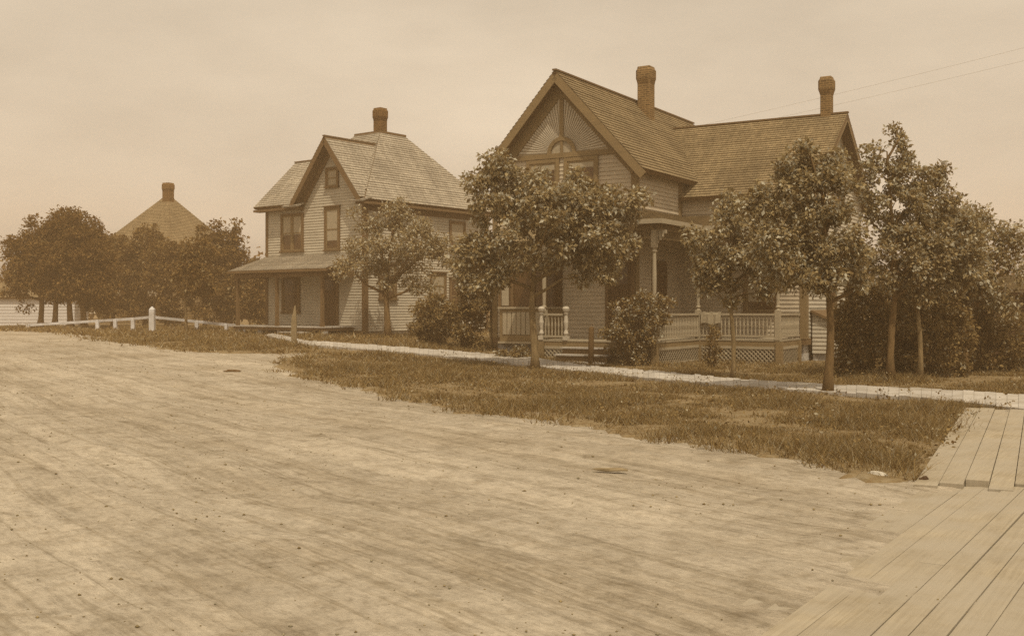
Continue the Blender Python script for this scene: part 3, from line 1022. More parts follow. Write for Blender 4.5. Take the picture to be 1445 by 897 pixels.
# lean-to against the wing's right wall
lw = MB()
siding(lw, [(6.62, 4.0, 0.15), (7.9, 4.0, 0.15), (7.9, 4.0, 0.85), (6.62, 4.0, 1.42)])
siding(lw, [(7.9, 4.0, 0.15), (7.9, 6.4, 0.15), (7.9, 6.4, 0.85), (7.9, 4.0, 0.85)])
siding(lw, [(7.9, 6.4, 0.15), (6.62, 6.4, 0.15), (6.62, 6.4, 1.42), (7.9, 6.4, 0.85)])
lt = lw.build('cellar_entry', M['siding_pale'], BH)
lr = MB(); lr.prism([(8.02, 3.88, 0.86), (8.02, 6.5, 0.86), (6.60, 6.5, 1.49), (6.60, 3.88, 1.49)], 0.07); lr.build('cellar_roof', M['trim_dark'], lt)
lr = MB(); lr.box(6.62, 7.86, 4.05, 6.35, -0.6, 0.14); lr.build('cellar_base', M['stone'], lt)

# ------------------------------------------------------------------ the left house
LH = thing('hip_roof_house', 'pale clapboard two storey house with hip roof, cross gable and low front porch', 'house', (-8.72, 46.77, 0.345), -R(38))
w = MB()
H = 5.62
GXC, GSL, GA = 1.25, 1.25, 8.30
siding(w, [(-3.2, 0, 0.2), (3.2, 0, 0.2), (3.2, 0, H), (-3.2, 0, H)], 0.12)
gh = (GA - H) / GSL
siding(w, [(GXC - gh, 0, H), (GXC + gh, 0, H), (GXC, 0, GA)], 0.12)
w.build('front_wall', M['siding_pale'], LH)
w = MB()
siding(w, [(3.2, 0, 0.2), (3.2, 8.15, 0.2), (3.2, 8.15, H), (3.2, 0, H)], 0.12)
siding(w, [(-3.2, 8.15, 0.2), (-3.2, 0, 0.2), (-3.2, 0, H), (-3.2, 8.15, H)], 0.12)
siding(w, [(3.2, 8.15, 0.2), (-3.2, 8.15, 0.2), (-3.2, 8.15, H), (3.2, 8.15, H)], 0.12)
siding(w, [(-3.2, 4.3, H), (-3.2, -0.2, H), (-3.2, 2.05, 7.72)], 0.12)
w.build('side_wall', M['siding_pale'], LH)
w = MB(); w.box(-3.12, 3.12, 0.08, 8.07, -0.5, 0.19); w.build('foundation', M['stone'], LH)
w = MB()
w.box(3.2, 3.23, 0.161, 7.999, H - 0.32, H - 0.02); w.build('frieze_board', M['trim_dark'], LH)
w = MB(); w.box(-3.08, 3.06, -0.03, 0.0, 0.08, 0.22); w.build('water_table', M['trim_dark'], LH)
for bs in (((-3.245, -3.08, -0.045, 0.02, 0.15, H),), ((3.06, 3.245, -0.045, 0, 0.15, H), (3.2, 3.245, 0, 0.16, 0.15, H)), ((3.2, 3.245, 8.0, 8.19, 0.15, H),)):
    w = MB()
    for q in bs:
        w.box(*q)
    w.build('corner_board', M['trim_dark'], LH)
slab, sh = MB(), MB()
EZ, OE = 5.74, 3.62
D0, D1, DZ = 3.3, 4.9, 9.25
fs = (DZ - EZ) / (D0 + 0.42); hx = (OE - 0.8) / (D0 + 0.42); ye = 0.06
roof_plane(slab, sh, [(-OE + hx * (ye + .42), ye, EZ + fs * (ye + .42)), (OE - hx * (ye + .42), ye, EZ + fs * (ye + .42)), (0.8, D0, DZ), (-0.8, D0, DZ)], 0.12)
roof_plane(slab, sh, [(OE, -0.42, EZ), (OE, 8.57, EZ), (0.8, D1, DZ), (0.8, D0, DZ)], 0.12)
roof_plane(slab, sh, [(OE, 8.57, EZ), (-OE, 8.57, EZ), (-0.8, D1, DZ), (0.8, D1, DZ)], 0.12)
roof_plane(slab, sh, [(-OE, 8.57, EZ), (-OE, -0.42, EZ), (-0.8, D0, DZ), (-0.8, D1, DZ)], 0.12)
slab.box(-0.86, 0.86, D0 - 0.06, D1 + 0.06, DZ - 0.03, DZ + 0.07)
# cross gable over the front
ga = GA + 0.24; gw = 2.18
roof_plane(slab, sh, [(GXC + gw, -0.55, ga - GSL * gw), (GXC + gw, 2.2, ga - GSL * gw), (GXC, 2.95, ga), (GXC, -0.55, ga)], 0.14)
roof_plane(slab, sh, [(GXC - gw, 2.2, ga - GSL * gw), (GXC - gw, -0.55, ga - GSL * gw), (GXC, -0.55, ga), (GXC, 2.95, ga)], 0.14)
# gable on the left flank
roof_plane(slab, sh, [(-OE, -0.42, EZ + 0.02), (-0.80, -0.42, EZ + 0.02), (-0.4, 2.05, 8.06), (-OE, 2.05, 8.06)], 0.12)
roof_plane(slab, sh, [(-0.4, 4.5, EZ + 0.02), (-OE, 4.5, EZ + 0.02), (-OE, 2.05, 8.06), (-0.4, 2.05, 8.06)], 0.12)
rf = sh.build('roof', M['roof_pale'], LH)
slab.bar((GXC, -0.57, ga + 0.03), (GXC, 2.9, ga + 0.03), 0.13, 0.05); slab.bar((-OE - 0.02, 2.05, 8.10), (-0.9, 2.05, 8.10), 0.12, 0.05)
for (x0, x1) in ((-OE, GXC - gw + 0.35), (GXC + gw - 0.35, OE)):        # eave boxes and cornice returns
    slab.box(x0, x1, -0.44, -0.05, EZ - 0.2, EZ - 0.10)
slab.box(3.25, OE + 0.01, -0.049, 8.5, EZ - 0.2, EZ - 0.10)
slab.build('roof_edge', M['trim_dark'], rf)
tr = MB()
for s in (-1, 1):
    tr.bar((GXC, -0.545, ga - 0.20), (GXC + s * gw, -0.545, ga - 0.20 - GSL * gw), 0.035, 0.20)
    tr.bar((GXC, -0.06, ga - 0.42), (GXC + s * gw * 0.95, -0.06, ga - 0.42 - GSL * gw * 0.95), 0.05, 0.2)
tr.build('barge_board', M['trim_dark'], rf)
# little roofs that cap the cornice returns
tr = MB()
tr.prism([(GXC - gw - 0.5, -0.62, EZ - 0.06), (GXC - gw + 0.5, -0.62, EZ - 0.06), (GXC - gw + 0.42, -0.03, EZ + 0.14), (GXC - gw - 0.5, -0.03, EZ + 0.14)], 0.07)
tr.build('cornice_return', M['roof_pale'], rf)
tr = MB()
tr.prism([(GXC + gw - 0.55, -0.62, EZ - 0.06), (GXC + gw + 0.22, -0.62, EZ - 0.06), (GXC + gw + 0.22, -0.03, EZ + 0.14), (GXC + gw - 0.5, -0.03, EZ + 0.14)], 0.07)
tr.build('cornice_return', M['roof_pale'], rf)
chimney(rf, 0.0, 4.1, 8.9, 10.55, 0.47, M['brick_dark'], 0.065)
F2 = Wall((0, 0, 0), (1, 0, 0), (0, -1, 0)); S2 = Wall((3.2, 0, 0), (0, 1, 0), (1, 0, 0))
window(F2, -2.05, -0.75, 3.75, 5.3, LH, 'trim_dark', 0.55, mull=True, hood=False)
window(F2, 0.85, 1.60, 3.72, 5.45, LH, 'trim_dark', 0.8)
window(F2, 0.92, 1.52, 6.45, 7.15, LH, 'trim_dark', 1.0, hood=False)
window(F2, -1.98, -0.98, 1.02, 2.6, LH, 'trim_dark', 0.0)
door(F2, 0.62, 1.50, 0.43, 2.6, LH)
window(S2, 4.12, 5.0, 1.70, 2.66, LH, 'trim_dark', 0.9)
window(S2, 5.45, 6.4, 1.0, 2.45, LH, 'trim_dark', 0.0)
window(S2, 5.45, 6.35, 3.85, 5.1, LH, 'trim_dark', 0.7, hood=False)
window(S2, 0.9, 1.75, 1.6, 3.0, LH, 'trim_dark', 0.3)
# porch
dk = MB()
for k in range(17):
    y0 = -1.82 + k * 0.106
    dk.box(-3.35 - (0.0 if k > 2 else 0.0), 2.62, y0, y0 + 0.101, 0.36, 0.41)
po = dk.build('porch', M['boards'], LH)
for (x, y, z) in ((-3.1, -1.7, 2.6), (-0.42, -1.7, 2.6), (2.45, -1.7, 2.6)):
    tp = MB(); tp.box(x - 0.06, x + 0.06, y - 0.06, y + 0.06, 0.41, z)
    tp.box(x - 0.075, x + 0.075, y - 0.075, y + 0.075, 0.411, 0.55); tp.box(x - 0.075, x + 0.075, y - 0.075, y + 0.075, z - 0.2, z - 0.001)
    pp = tp.build('porch_post', M['trim_dark'], po)
    b = MB(); b.box(x - 0.035, x + 0.035, -0.02 + y - 0.075, -0.02 + y - 0.041, 1.45, 1.62); b.box(x - 0.03, x + 0.03, -0.02 + y - 0.075, -0.02 + y - 0.041, 2.2, 2.3)
sk = MB()
sk.box(-3.3, 2.58, -1.78, -1.74, 0.24, 0.359); sk.box(2.54, 2.58, -1.739, -0.05, 0.24, 0.359)
sk.build('skirt_board', M['trim_dark'], po)
for x in (-3.1, -1.6, -0.3, 1.1, 2.45):
    b = MB(); b.box(x - 0.12, x + 0.12, -1.7, -1.5, -0.3, 0.239); b.build('pier', M['stone'], po)
slab, sh = MB(), MB()
roof_plane(slab, sh, [(-3.4, -2.0, 2.80), (3.0, -2.0, 2.80), (2.75, -0.02, 3.5), (-3.2, -0.02, 3.5)], 0.09)
slab.box(-3.2, 2.6, -1.78, -1.62, 2.5, 2.76); slab.box(2.45, 2.6, -1.619, -0.05, 2.5, 2.80); slab.box(-3.2, -3.05, -1.619, -0.05, 2.5, 2.80)
slab.bar((-3.42, -2.0, 2.75), (3.02, -2.0, 2.75), 0.04, 0.10)
sh.build('porch_roof', M['roof_pale'], po); slab.build('porch_beam', M['trim_dark'], po)
stp = MB(); stp.box(0.3, 1.8, -2.15, -1.85, 0.14, 0.19); stp.build('step', M['boards'], po)

# ------------------------------------------------------------------ far house, white shed, dark shed
fh = thing('far_house', 'distant house half hidden by trees, only its steep pyramid roof and chimney showing', 'house', (-24.6, 76, 0.36), -R(24))
w = MB()
for a, b in (((-3.3, -3.3), (3.3, -3.3)), ((3.3, -3.3), (3.3, 3.3)), ((3.3, 3.3), (-3.3, 3.3)), ((-3.3, 3.3), (-3.3, -3.3))):
    siding(w, [(a[0], a[1], 0), (b[0], b[1], 0), (b[0], b[1], 5.0), (a[0], a[1], 5.0)], 0.14)
w.build('wall', M['siding_far'], fh)
slab, sh = MB(), MB()
c = [(-3.75, -3.75, 4.9), (3.75, -3.75, 4.9), (3.75, 3.75, 4.9), (-3.75, 3.75, 4.9)]
for k in range(4):
    roof_plane(slab, sh, [c[k], c[(k + 1) % 4], (0, 0, 9.25)], 0.15)
f_ = sh.build('roof', M['roof_far'], fh); slab.build('roof_edge', M['trim_dark'], f_)
chimney(f_, 0.25, -0.25, 8.3, 10.0, 0.58, M['brick_dark'], 0.07)
FF = Wall((0, -3.3, 0), (1, 0, 0), (0, -1, 0))
for a in (-2.2, 1.1):
    window(FF, a, a + 1.0, 1.0, 2.6, fh, 'trim_dark', 0.4)
    window(FF, a, a + 1.0, 3.3, 4.6, fh, 'trim_dark', 0.4)
sh_ = thing('white_shed', 'low white shed seen between the tree trunks at far left', 'shed', (-32.7, 70, 0.36), R(6))
w = MB(); siding(w, [(-4.2, -1.5, 0), (4.2, -1.5, 0), (4.2, -1.5, 1.9), (-4.2, -1.5, 1.9)], 0.2); siding(w, [(4.2, -1.5, 0), (4.2, 1.5, 0), (4.2, 1.5, 1.9), (4.2, 0, 2.8), (4.2, -1.5, 1.9)], 0.2)
siding(w, [(-4.2, 1.5, 0), (-4.2, -1.5, 0), (-4.2, -1.5, 1.9), (-4.2, 0, 2.8), (-4.2, 1.5, 1.9)], 0.2); siding(w, [(4.2, 1.5, 0), (-4.2, 1.5, 0), (-4.2, 1.5, 1.9), (4.2, 1.5, 1.9)], 0.2)
w.build('wall', M['white_paint'], sh_)
slab, s3 = MB(), MB()
roof_plane(slab, s3, [(-4.4, -1.75, 1.8), (4.4, -1.75, 1.8), (4.4, 0, 2.9), (-4.4, 0, 2.9)], 0.08); roof_plane(slab, s3, [(4.4, 1.75, 1.8), (-4.4, 1.75, 1.8), (-4.4, 0, 2.9), (4.4, 0, 2.9)], 0.08)
r_ = s3.build('roof', M['roof_far'], sh_); slab.build('roof_edge', M['trim_dark'], r_)
ds = thing('dark_shed', 'dark board outhouse behind the trees at the right edge', 'shed', (15.2, 33.0, 0.0), -R(31.5))
w = MB()
for a, b in (((-1.1, -1.1), (1.1, -1.1)), ((1.1, -1.1), (1.1, 1.1)), ((1.1, 1.1), (-1.1, 1.1)), ((-1.1, 1.1), (-1.1, -1.1))):
    siding(w, [(a[0], a[1], -0.3), (b[0], b[1], -0.3), (b[0], b[1], 2.1), (a[0], a[1], 2.1)], 0.2)
w.build('wall', M['shade'], ds)
slab, s3 = MB(), MB()
roof_plane(slab, s3, [(-1.3, -1.3, 2.0), (1.3, -1.3, 2.0), (1.3, 1.3, 2.6), (-1.3, 1.3, 2.6)], 0.08)
r_ = s3.build('roof', M['roof_tan'], ds); slab.build('roof_edge', M['shade'], r_)


# ------------------------------------------------------------------ trees and shrubs
def leaves(pos, out, size, rng, droop=0.25):
    """one bent kite-shaped leaf (two faces) per position; out = outward direction of its twig"""
    n = len(pos)
    d = rng.normal(size=(n, 3)) * 0.8 + out * 0.9
    d[:, 2] -= droop
    d /= np.linalg.norm(d, axis=1)[:, None] + 1e-9
    up = rng.normal(size=(n, 3)) * 0.75 + np.array([0, 0, 0.9])
    s = np.cross(d, up); s /= np.linalg.norm(s, axis=1)[:, None] + 1e-9
    nn = np.cross(s, d)
    L = size * rng.uniform(0.65, 1.3, n)[:, None]; W = L * rng.uniform(0.24, 0.36, n)[:, None]
    fold = W * 0.45
    a = pos; t = pos + d * L - nn * L * 0.12
    m = pos + d * L * 0.45
    l = m + s * W + nn * fold; r = m - s * W + nn * fold
    V = np.stack([a, l, t, r], 1).reshape(-1, 3)
    i = np.arange(n) * 4
    F = np.concatenate([np.stack([i, i + 2, i + 1], 1), np.stack([i, i + 3, i + 2], 1)])
    return V, F


def make_plant(name, label, cat, base, blobs, n_leaf, leaf, mat, bark, trunk=None, seed=1, group=None, clumps=60, clump_r=0.34, droop=0.25, lean=0.0, shell=0.45):
    """blobs: (dx, dy, z, rx, ry, rz) ellipsoids of the crown; twig clumps sit in them, limbs reach the clumps"""
    rng = np.random.default_rng(seed); rnd = random.Random(seed)
    root = thing(name, label, cat, base, 0, group)
    vol = np.array([b[3] * b[4] * b[5] for b in blobs]) ** 0.8; vol = vol / vol.sum()
    C, O = [], []
    for b, f in zip(blobs, vol):
        k = max(8, int(round(clumps * f)))
        dd = rng.normal(size=(k, 3)); dd /= np.linalg.norm(dd, axis=1)[:, None]
        rr = rng.uniform(shell ** 3, 1.0, k)[:, None] ** (1 / 3) * rng.uniform(0.82, 1.12, k)[:, None]
        C.append(np.array(b[:3]) + dd * rr * np.array(b[3:])); O.append(dd)
    C = np.concatenate(C); O = np.concatenate(O)
    C[:, 2] = np.maximum(C[:, 2], 0.12)
    tm = MB()
    if trunk:
        h, r0, r1, fork = trunk                     # trunk height, radii, lowest fork
        pts, rad = [], []
        ph = rnd.uniform(0, 6)
        for k in range(9):
            t = k / 8
            pts.append(Vector((lean * t * h + 0.022 * h * math.sin(ph + 5.1 * t) * min(1, 2.5 * t), 0.02 * h * math.cos(ph + 4.3 * t) * min(1, 2.5 * t), -0.08 + t * (h + 0.08))))
            rad.append((r0 * (1.5 if k == 0 else rnd.uniform(0.92, 1.08))) * (1 - t) + r1 * t)
        tm.tube(pts, rad, 9)
        # a few main limbs leave the trunk at different heights; every clump hangs on the nearest limb
        skel = [(p, r) for p, r in zip(pts[3:], rad[3:]) if p.z > fork * 0.9]
        first = rnd.randrange(len(C)); chosen = [first]
        nl = 9
        while len(chosen) < min(nl, len(C)):
            dmin = np.min([np.linalg.norm((C - C[q]) * np.array([1, 1, 0.7]), axis=1) for q in chosen], axis=0)
            chosen.append(int(np.argmax(dmin)))
        for q, i in enumerate(sorted(chosen, key=lambda j: C[j][2])):
            c = Vector(C[i])
            zf = min(h * 0.9, max(fork + 0.10 * q, c.z - 1.1 * math.hypot(c.x, c.y)))
            t = zf / h; k = min(7, int(t * 8)); a = pts[k].lerp(pts[k + 1], t * 8 - k)
            L = (c - a).length
            k1 = a.lerp(c, 0.35) + Vector((rnd.uniform(-.12, .12), rnd.uniform(-.12, .12), 0.02 * L))
            k2 = a.lerp(c, 0.7) + Vector((rnd.uniform(-.15, .15), rnd.uniform(-.15, .15), 0.10 * L))
            r_ = r0 * 0.5
            tm.tube([a, k1, k2, c], [r_, r_ * 0.72, r_ * 0.42, 0.006], 6)
            for u_ in (0.35, 0.7, 1.0):
                skel += [(a.lerp(k1, u_), r_ * 0.8), (k1.lerp(k2, u_), r_ * 0.5), (k2.lerp(c, u_), r_ * 0.3)]
        for i in range(len(C)):
            if i in chosen:
                continue
            c = Vector(C[i])
            a, r_ = min(skel, key=lambda pr: (c - pr[0]).length + (0.6 if pr[0].z > c.z else 0.0))
            L = (c - a).length
            mid = a.lerp(c, 0.5) + Vector((rnd.uniform(-.08, .08), rnd.uniform(-.08, .08), 0.10 * L))
            w_ = min(r_ * 0.6, 0.008 + 0.010 * L)
            tm.tube([a, mid, c], [w_, w_ * 0.6, 0.003], 5)
    else:
        for i in range(0, len(C), 2):
            c = Vector(C[i]); a = Vector((rnd.uniform(-.12, .12), rnd.uniform(-.12, .12), -0.05))
            mid = a.lerp(c, 0.55) + Vector((0, 0, 0.15 * c.z))
            tm.tube([a, mid, c], [0.022, 0.013, 0.004], 5)
    # leaves: sprays round each clump
    per = rng.multinomial(n_leaf, np.ones(len(C)) / len(C))
    P, Q = [], []
    for c, o, k in zip(C, O, per):
        cr = clump_r * rng.uniform(0.6, 1.3)
        g = rng.normal(size=(k, 3)); g /= np.linalg.norm(g, axis=1)[:, None] + 1e-9
        g *= (rng.uniform(0, 1, k) ** 0.5)[:, None]
        e = np.array([1.0, 1.0, 0.72])
        P.append(c + g * cr * e); Q.append(g * 0.7 + o * 0.6)
    P = np.concatenate(P); Q = np.concatenate(Q)
    P[:, 2] = np.maximum(P[:, 2], 0.03)
    V, F = leaves(P, Q, leaf, rng, droop)
    np_mesh('crown' if trunk else 'foliage', V, F, mat, root)
    tm.build('trunk' if trunk else 'stem', bark, root, True)
    return root


def px_blob(base, u0, u1, v0, v1, depth=0.9):
    """crown ellipsoid, in metres round the tree's base, of the size a pixel box has at that distance"""
    k = base.y / FPX
    xc = ((u0 + u1) / 2 - CU) * k; zc = EYE + (HV - (v0 + v1) / 2) * k
    rx, rz = abs(u1 - u0) / 2 * k, abs(v1 - v0) / 2 * k
    return (xc - base.x, 0.0, zc - base.z, rx, rx * depth, rz)


def seated(u, v):
    p = at(u, v); return Vector((p.x, p.y, p.z + 0.02))


GS = 'young shade trees along the board sidewalk'
b = seated(755, 523)
make_plant('shade_tree', 'broad leafy tree in front of the sunburst gable, thick round crown on a slim trunk', 'tree', b,
           [px_blob(b, 690, 870, 240, 395), px_blob(b, 652, 720, 232, 330), px_blob(b, 680, 715, 215, 270), px_blob(b, 770, 890, 255, 385), px_blob(b, 655, 735, 320, 410), px_blob(b, 640, 690, 335, 395), px_blob(b, 672, 715, 380, 425), px_blob(b, 810, 905, 320, 400), px_blob(b, 862, 905, 255, 310), px_blob(b, 700, 790, 222, 300), px_blob(b, 790, 850, 225, 290)],
           24000, 0.125, M['leaf'], M['bark_pale'], (3.9, 0.10, 0.03, 1.85), 11, GS, 210, 0.30, 0.4)
b = seated(547, 477)
make_plant('shade_tree', 'small round tree with forked low trunk before the pale hip roofed house', 'tree', b,
           [px_blob(b, 500, 615, 295, 385), px_blob(b, 495, 535, 285, 350), px_blob(b, 472, 540, 345, 400), px_blob(b, 560, 632, 310, 390), px_blob(b, 520, 575, 274, 330), px_blob(b, 600, 640, 335, 370), px_blob(b, 565, 615, 375, 415), px_blob(b, 500, 560, 370, 410)],
           13000, 0.115, M['leaf'], M['bark'], (4.6, 0.14, 0.03, 1.6), 12, GS, 90, 0.42, 0.25, 0.02)
b = seated(1034, 538)
make_plant('shade_tree', 'slender pale trunked tree in front of the wing porch rail', 'tree', b,
           [px_blob(b, 990, 1095, 290, 400), px_blob(b, 1018, 1050, 262, 320), px_blob(b, 966, 1015, 312, 370), px_blob(b, 975, 1050, 340, 408), px_blob(b, 1040, 1125, 295, 425), px_blob(b, 1000, 1040, 385, 432), px_blob(b, 985, 1005, 370, 415)],
           11000, 0.09, M['leaf'], M['bark_pale'], (3.3, 0.055, 0.018, 1.7), 13, GS, 120, 0.23, 0.35)
b = seated(1168, 558)
make_plant('shade_tree', 'tall tree at the near sidewalk edge, crown over the right end of the wing', 'tree', b,
           [px_blob(b, 1110, 1215, 225, 330), px_blob(b, 1118, 1150, 205, 260), px_blob(b, 1160, 1195, 208, 262), px_blob(b, 1095, 1125, 225, 290), px_blob(b, 1048, 1150, 270, 378), px_blob(b, 1052, 1080, 255, 310), px_blob(b, 1130, 1228, 290, 400), px_blob(b, 1195, 1232, 340, 420), px_blob(b, 1080, 1190, 330, 415)],
           17000, 0.085, M['leaf'], M['bark'], (3.7, 0.085, 0.02, 1.6), 14, GS, 170, 0.21, 0.35)
b = seated(1257, 540)
make_plant('shade_tree', 'tall narrow topped tree rising above the bushes right of the wing', 'tree', b,
           [px_blob(b, 1228, 1310, 250, 345), px_blob(b, 1250, 1274, 178, 262), px_blob(b, 1262, 1290, 208, 270), px_blob(b, 1218, 1246, 200, 268), px_blob(b, 1212, 1240, 240, 320), px_blob(b, 1290, 1318, 232, 300), px_blob(b, 1215, 1330, 310, 415)],
           12500, 0.088, M['leaf'], M['bark'], (4.8, 0.085, 0.015, 1.7), 15, GS, 150, 0.19, 0.1)
b = seated(1298, 539)
make_plant('shade_tree', 'pale slim trunked tree leaning its crown to the frame edge', 'tree', b,
           [px_blob(b, 1285, 1365, 290, 400), px_blob(b, 1322, 1345, 226, 300), px_blob(b, 1296, 1320, 242, 310), px_blob(b, 1345, 1372, 268, 330), px_blob(b, 1365, 1388, 318, 380), px_blob(b, 1320, 1385, 320, 425), px_blob(b, 1265, 1340, 340, 432)],
           14000, 0.09, M['leaf'], M['bark_pale'], (4.1, 0.06, 0.015, 1.7), 16, GS, 150, 0.22, 0.15)
b = seated(1361, 530)
make_plant('shade_tree', 'rearmost street tree in front of the dark outhouse', 'tree', b,
           [px_blob(b, 1300, 1400, 290, 440), px_blob(b, 1345, 1400, 310, 440), px_blob(b, 1380, 1450, 330, 445), px_blob(b, 1372, 1400, 290, 340), px_blob(b, 1405, 1435, 310, 360)],
           9000, 0.10, M['leaf'], M['bark'], (4.0, 0.10, 0.02, 1.7), 17, GS, 80, 0.36, 0.2)
b = seated(694, 496)
make_plant('yard_tree', 'thin young tree at the corner of the big house, partly behind the round crown', 'tree', b,
           [px_blob(b, 640, 715, 330, 405), px_blob(b, 650, 690, 380, 425)],
           5500, 0.13, M['leaf'], M['bark_pale'], (3.4, 0.06, 0.02, 1.6), 19, None, 70, 0.3, 0.35)
GB = 'shrubs planted in the yards' 
def bush(u, v, blobs, n, leaf, mat, label, seed, clumps=60, cr=0.26):
    bb = seated(u, v)
    make_plant('shrub', label, 'shrub', bb, [px_blob(bb, *q) for q in blobs], n, leaf, M[mat], M['bark'], None, seed, GB, clumps, cr, 0.15, shell=0.3)
bush(608, 489, [(577, 642, 420, 492), (585, 630, 415, 460)], 6500, 0.11, 'leaf_bush', 'dark round shrub near the side wall of the pale house', 21)
bush(657, 495, [(626, 692, 412, 496), (640, 690, 408, 450)], 6500, 0.105, 'leaf_bush', 'dark dense shrub left of the bay window', 22)
bush(890, 517, [(852, 925, 420, 505), (842, 885, 450, 480), (880, 944, 408, 465), (870, 925, 470, 517)], 7500, 0.085, 'leaf_pale_bush', 'leafy shrub with pale leaf tips beside the porch steps', 23, 95, 0.2)
bush(1215, 532, [(1182, 1258, 405, 530), (1178, 1215, 420, 500), (1195, 1220, 385, 440), (1225, 1250, 390, 440), (1180, 1200, 470, 532)], 9500, 0.09, 'leaf_bush', 'large dark shrub right of the cellar entry', 24, 120, 0.2)
bush(1310, 533, [(1262, 1350, 410, 534), (1325, 1375, 430, 532), (1290, 1312, 388, 440), (1335, 1358, 405, 450)], 9500, 0.09, 'leaf_bush', 'large dark shrub behind the pale slim trunked tree', 25, 120, 0.2)
bush(1385, 527, [(1345, 1420, 425, 527), (1390, 1460, 440, 527), (1375, 1400, 400, 450)], 8000, 0.09, 'leaf_bush', 'dark shrub at the frame edge in front of the outhouse', 29, 60)
bush(1004, 522, [(994, 1016, 456, 520)], 600, 0.075, 'leaf_bush', 'small climbing bush against the porch corner rail', 26, 22, 0.15)
bush(722, 508, [(700, 745, 488, 510)], 900, 0.08, 'leaf_pale_bush', 'low flowering shrub under the bay window', 27, 18, 0.14)
bush(1268, 530, [(1235, 1300, 395, 530)], 6000, 0.09, 'leaf_bush', 'dark shrub between the two largest shrubs on the right', 28, 50)

GF = 'trees at the left end of the street'
for k, (u, v, bl, s, lab) in enumerate([
    (57, 464.3, [(10, 100, 305, 424), (0, 80, 330, 437)], 31, 'leftmost tree of the far row, crown cut by the frame edge'),
    (77, 464.3, [(45, 130, 300, 430), (60, 120, 296, 360)], 32, 'second tree of the far row, slim trunk before the white shed'),
    (100, 464.3, [(70, 150, 298, 434), (85, 140, 296, 350)], 33, 'third and tallest tree of the far row'),
    (119, 464.3, [(95, 160, 318, 436), (112, 165, 345, 444)], 34, 'last tree of the far row, beside the rail fence end')]):
    b = seated(u, v)
    make_plant('row_tree', lab, 'tree', b, [px_blob(b, *q) for q in bl], 11000, 0.17, M['leaf_far'], M['bark'], (5.0, 0.17, 0.04, 1.6), s, GF, 130, 0.5, 0.2)
for k, (u, v, bl, s, lab, tr_) in enumerate([
    (160, 461, [(128, 200, 335, 455), (140, 190, 328, 380)], 41, 'dense tree beneath the left slope of the far roof', (4.0, .14, .04, .8)),
    (205, 461, [(168, 245, 325, 458), (180, 235, 318, 370)], 42, 'dense tree beneath the chimney of the far house', (4.4, .14, .04, .8)),
    (236, 462, [(205, 280, 340, 458), (210, 262, 330, 400)], 46, 'dense low tree behind the tall fence post', (4.0, .14, .04, .8)),
    (290, 462, [(262, 338, 330, 458), (275, 330, 318, 380)], 44, 'dense tree right of the far roof', (4.2, .14, .04, .8)),
    (325, 462, [(298, 345, 345, 455), (306, 322, 303, 360), (322, 338, 310, 365), (332, 345, 330, 380)], 45, 'tree with upright spiky shoots left of the porch', (5.2, .12, .02, .8)),
    (366, 462, [(335, 385, 385, 460), (345, 378, 362, 410)], 47, 'leafy tree glimpsed behind the low porch', (3.6, .12, .03, .7))]):
    b = seated(u, v - 0.8)
    make_plant('dense_tree', lab, 'tree', b, [px_blob(b, *q) for q in bl], 9000, 0.18, M['leaf_dense'], M['bark'], tr_, s, 'dense trees round the far house', 120, 0.42, 0.2)
b = seated(262, 469)
make_plant('sapling', 'pale thin sapling standing before the dense trees by the fence', 'tree', b, [px_blob(b, 248, 308, 345, 425), px_blob(b, 262, 300, 330, 380)], 2600, 0.18, M['leaf_dense'], M['bark_pale'], (4.2, 0.08, 0.02, 1.5), 51, 'dense trees round the far house', 45, 0.4, 0.2)

# far wood closing the view behind the houses
rng = np.random.default_rng(77)
P = []
for x in np.arange(-118, 140, 2.6):
    yy = 106 + 8 * math.sin(x * 0.05); hh = 5.2 + 1.5 * noise.noise(Vector((x * 0.06, 1, 2)))
    n = 260
    g = rng.normal(size=(n, 3)) * np.array([1.9, 1.5, 0.30 * hh]) + np.array([x, yy, 0.5 * hh])
    P.append(g)
P = np.concatenate(P); P[:, 2] = np.maximum(P[:, 2], 0.2)
V, F = leaves(P, rng.normal(size=P.shape) * 0.4, 0.75, rng)
tag(np_mesh('distant_woods', V, F, M['leaf_far']), 'low belt of far woodland behind the houses', 'woods', None, 'stuff')

# ------------------------------------------------------------------ grass
rng = np.random.default_rng(5)
def lawn_mask(X, Y):
    P_ = np.array(LAWN); c = np.zeros(len(X), bool); j = len(P_) - 1
    for i in range(len(P_)):
        xi, yi = P_[i]; xj, yj = P_[j]
        with np.errstate(divide='ignore', invalid='ignore'):
            m = ((yi > Y) != (yj > Y)) & (X < (xj - xi) * (Y - yi) / (yj - yi + 1e-12) + xi)
        c ^= m; j = i
    return c
walk_poly = [(p.x, p.y) for p in nearp] + [(p.x, p.y) for p in farp[::-1]]
def poly_mask(X, Y, P_):
    P_ = np.array(P_); c = np.zeros(len(X), bool); j = len(P_) - 1
    for i in range(len(P_)):
        xi, yi = P_[i]; xj, yj = P_[j]
        m = ((yi > Y) != (yj > Y)) & (X < (xj - xi) * (Y - yi) / (yj - yi + 1e-12) + xi)
        c ^= m; j = i
    return c
def house_mask(X, Y, ob, x0, x1, y0, y1):
    a = ob.rotation_euler.z; dx, dy = X - ob.location.x, Y - ob.location.y
    lx = dx * math.cos(a) + dy * math.sin(a); ly = -dx * math.sin(a) + dy * math.cos(a)
    return (lx > x0) & (lx < x1) & (ly > y0) & (ly < y1)
VV, FF_ = [], []
tot = 0
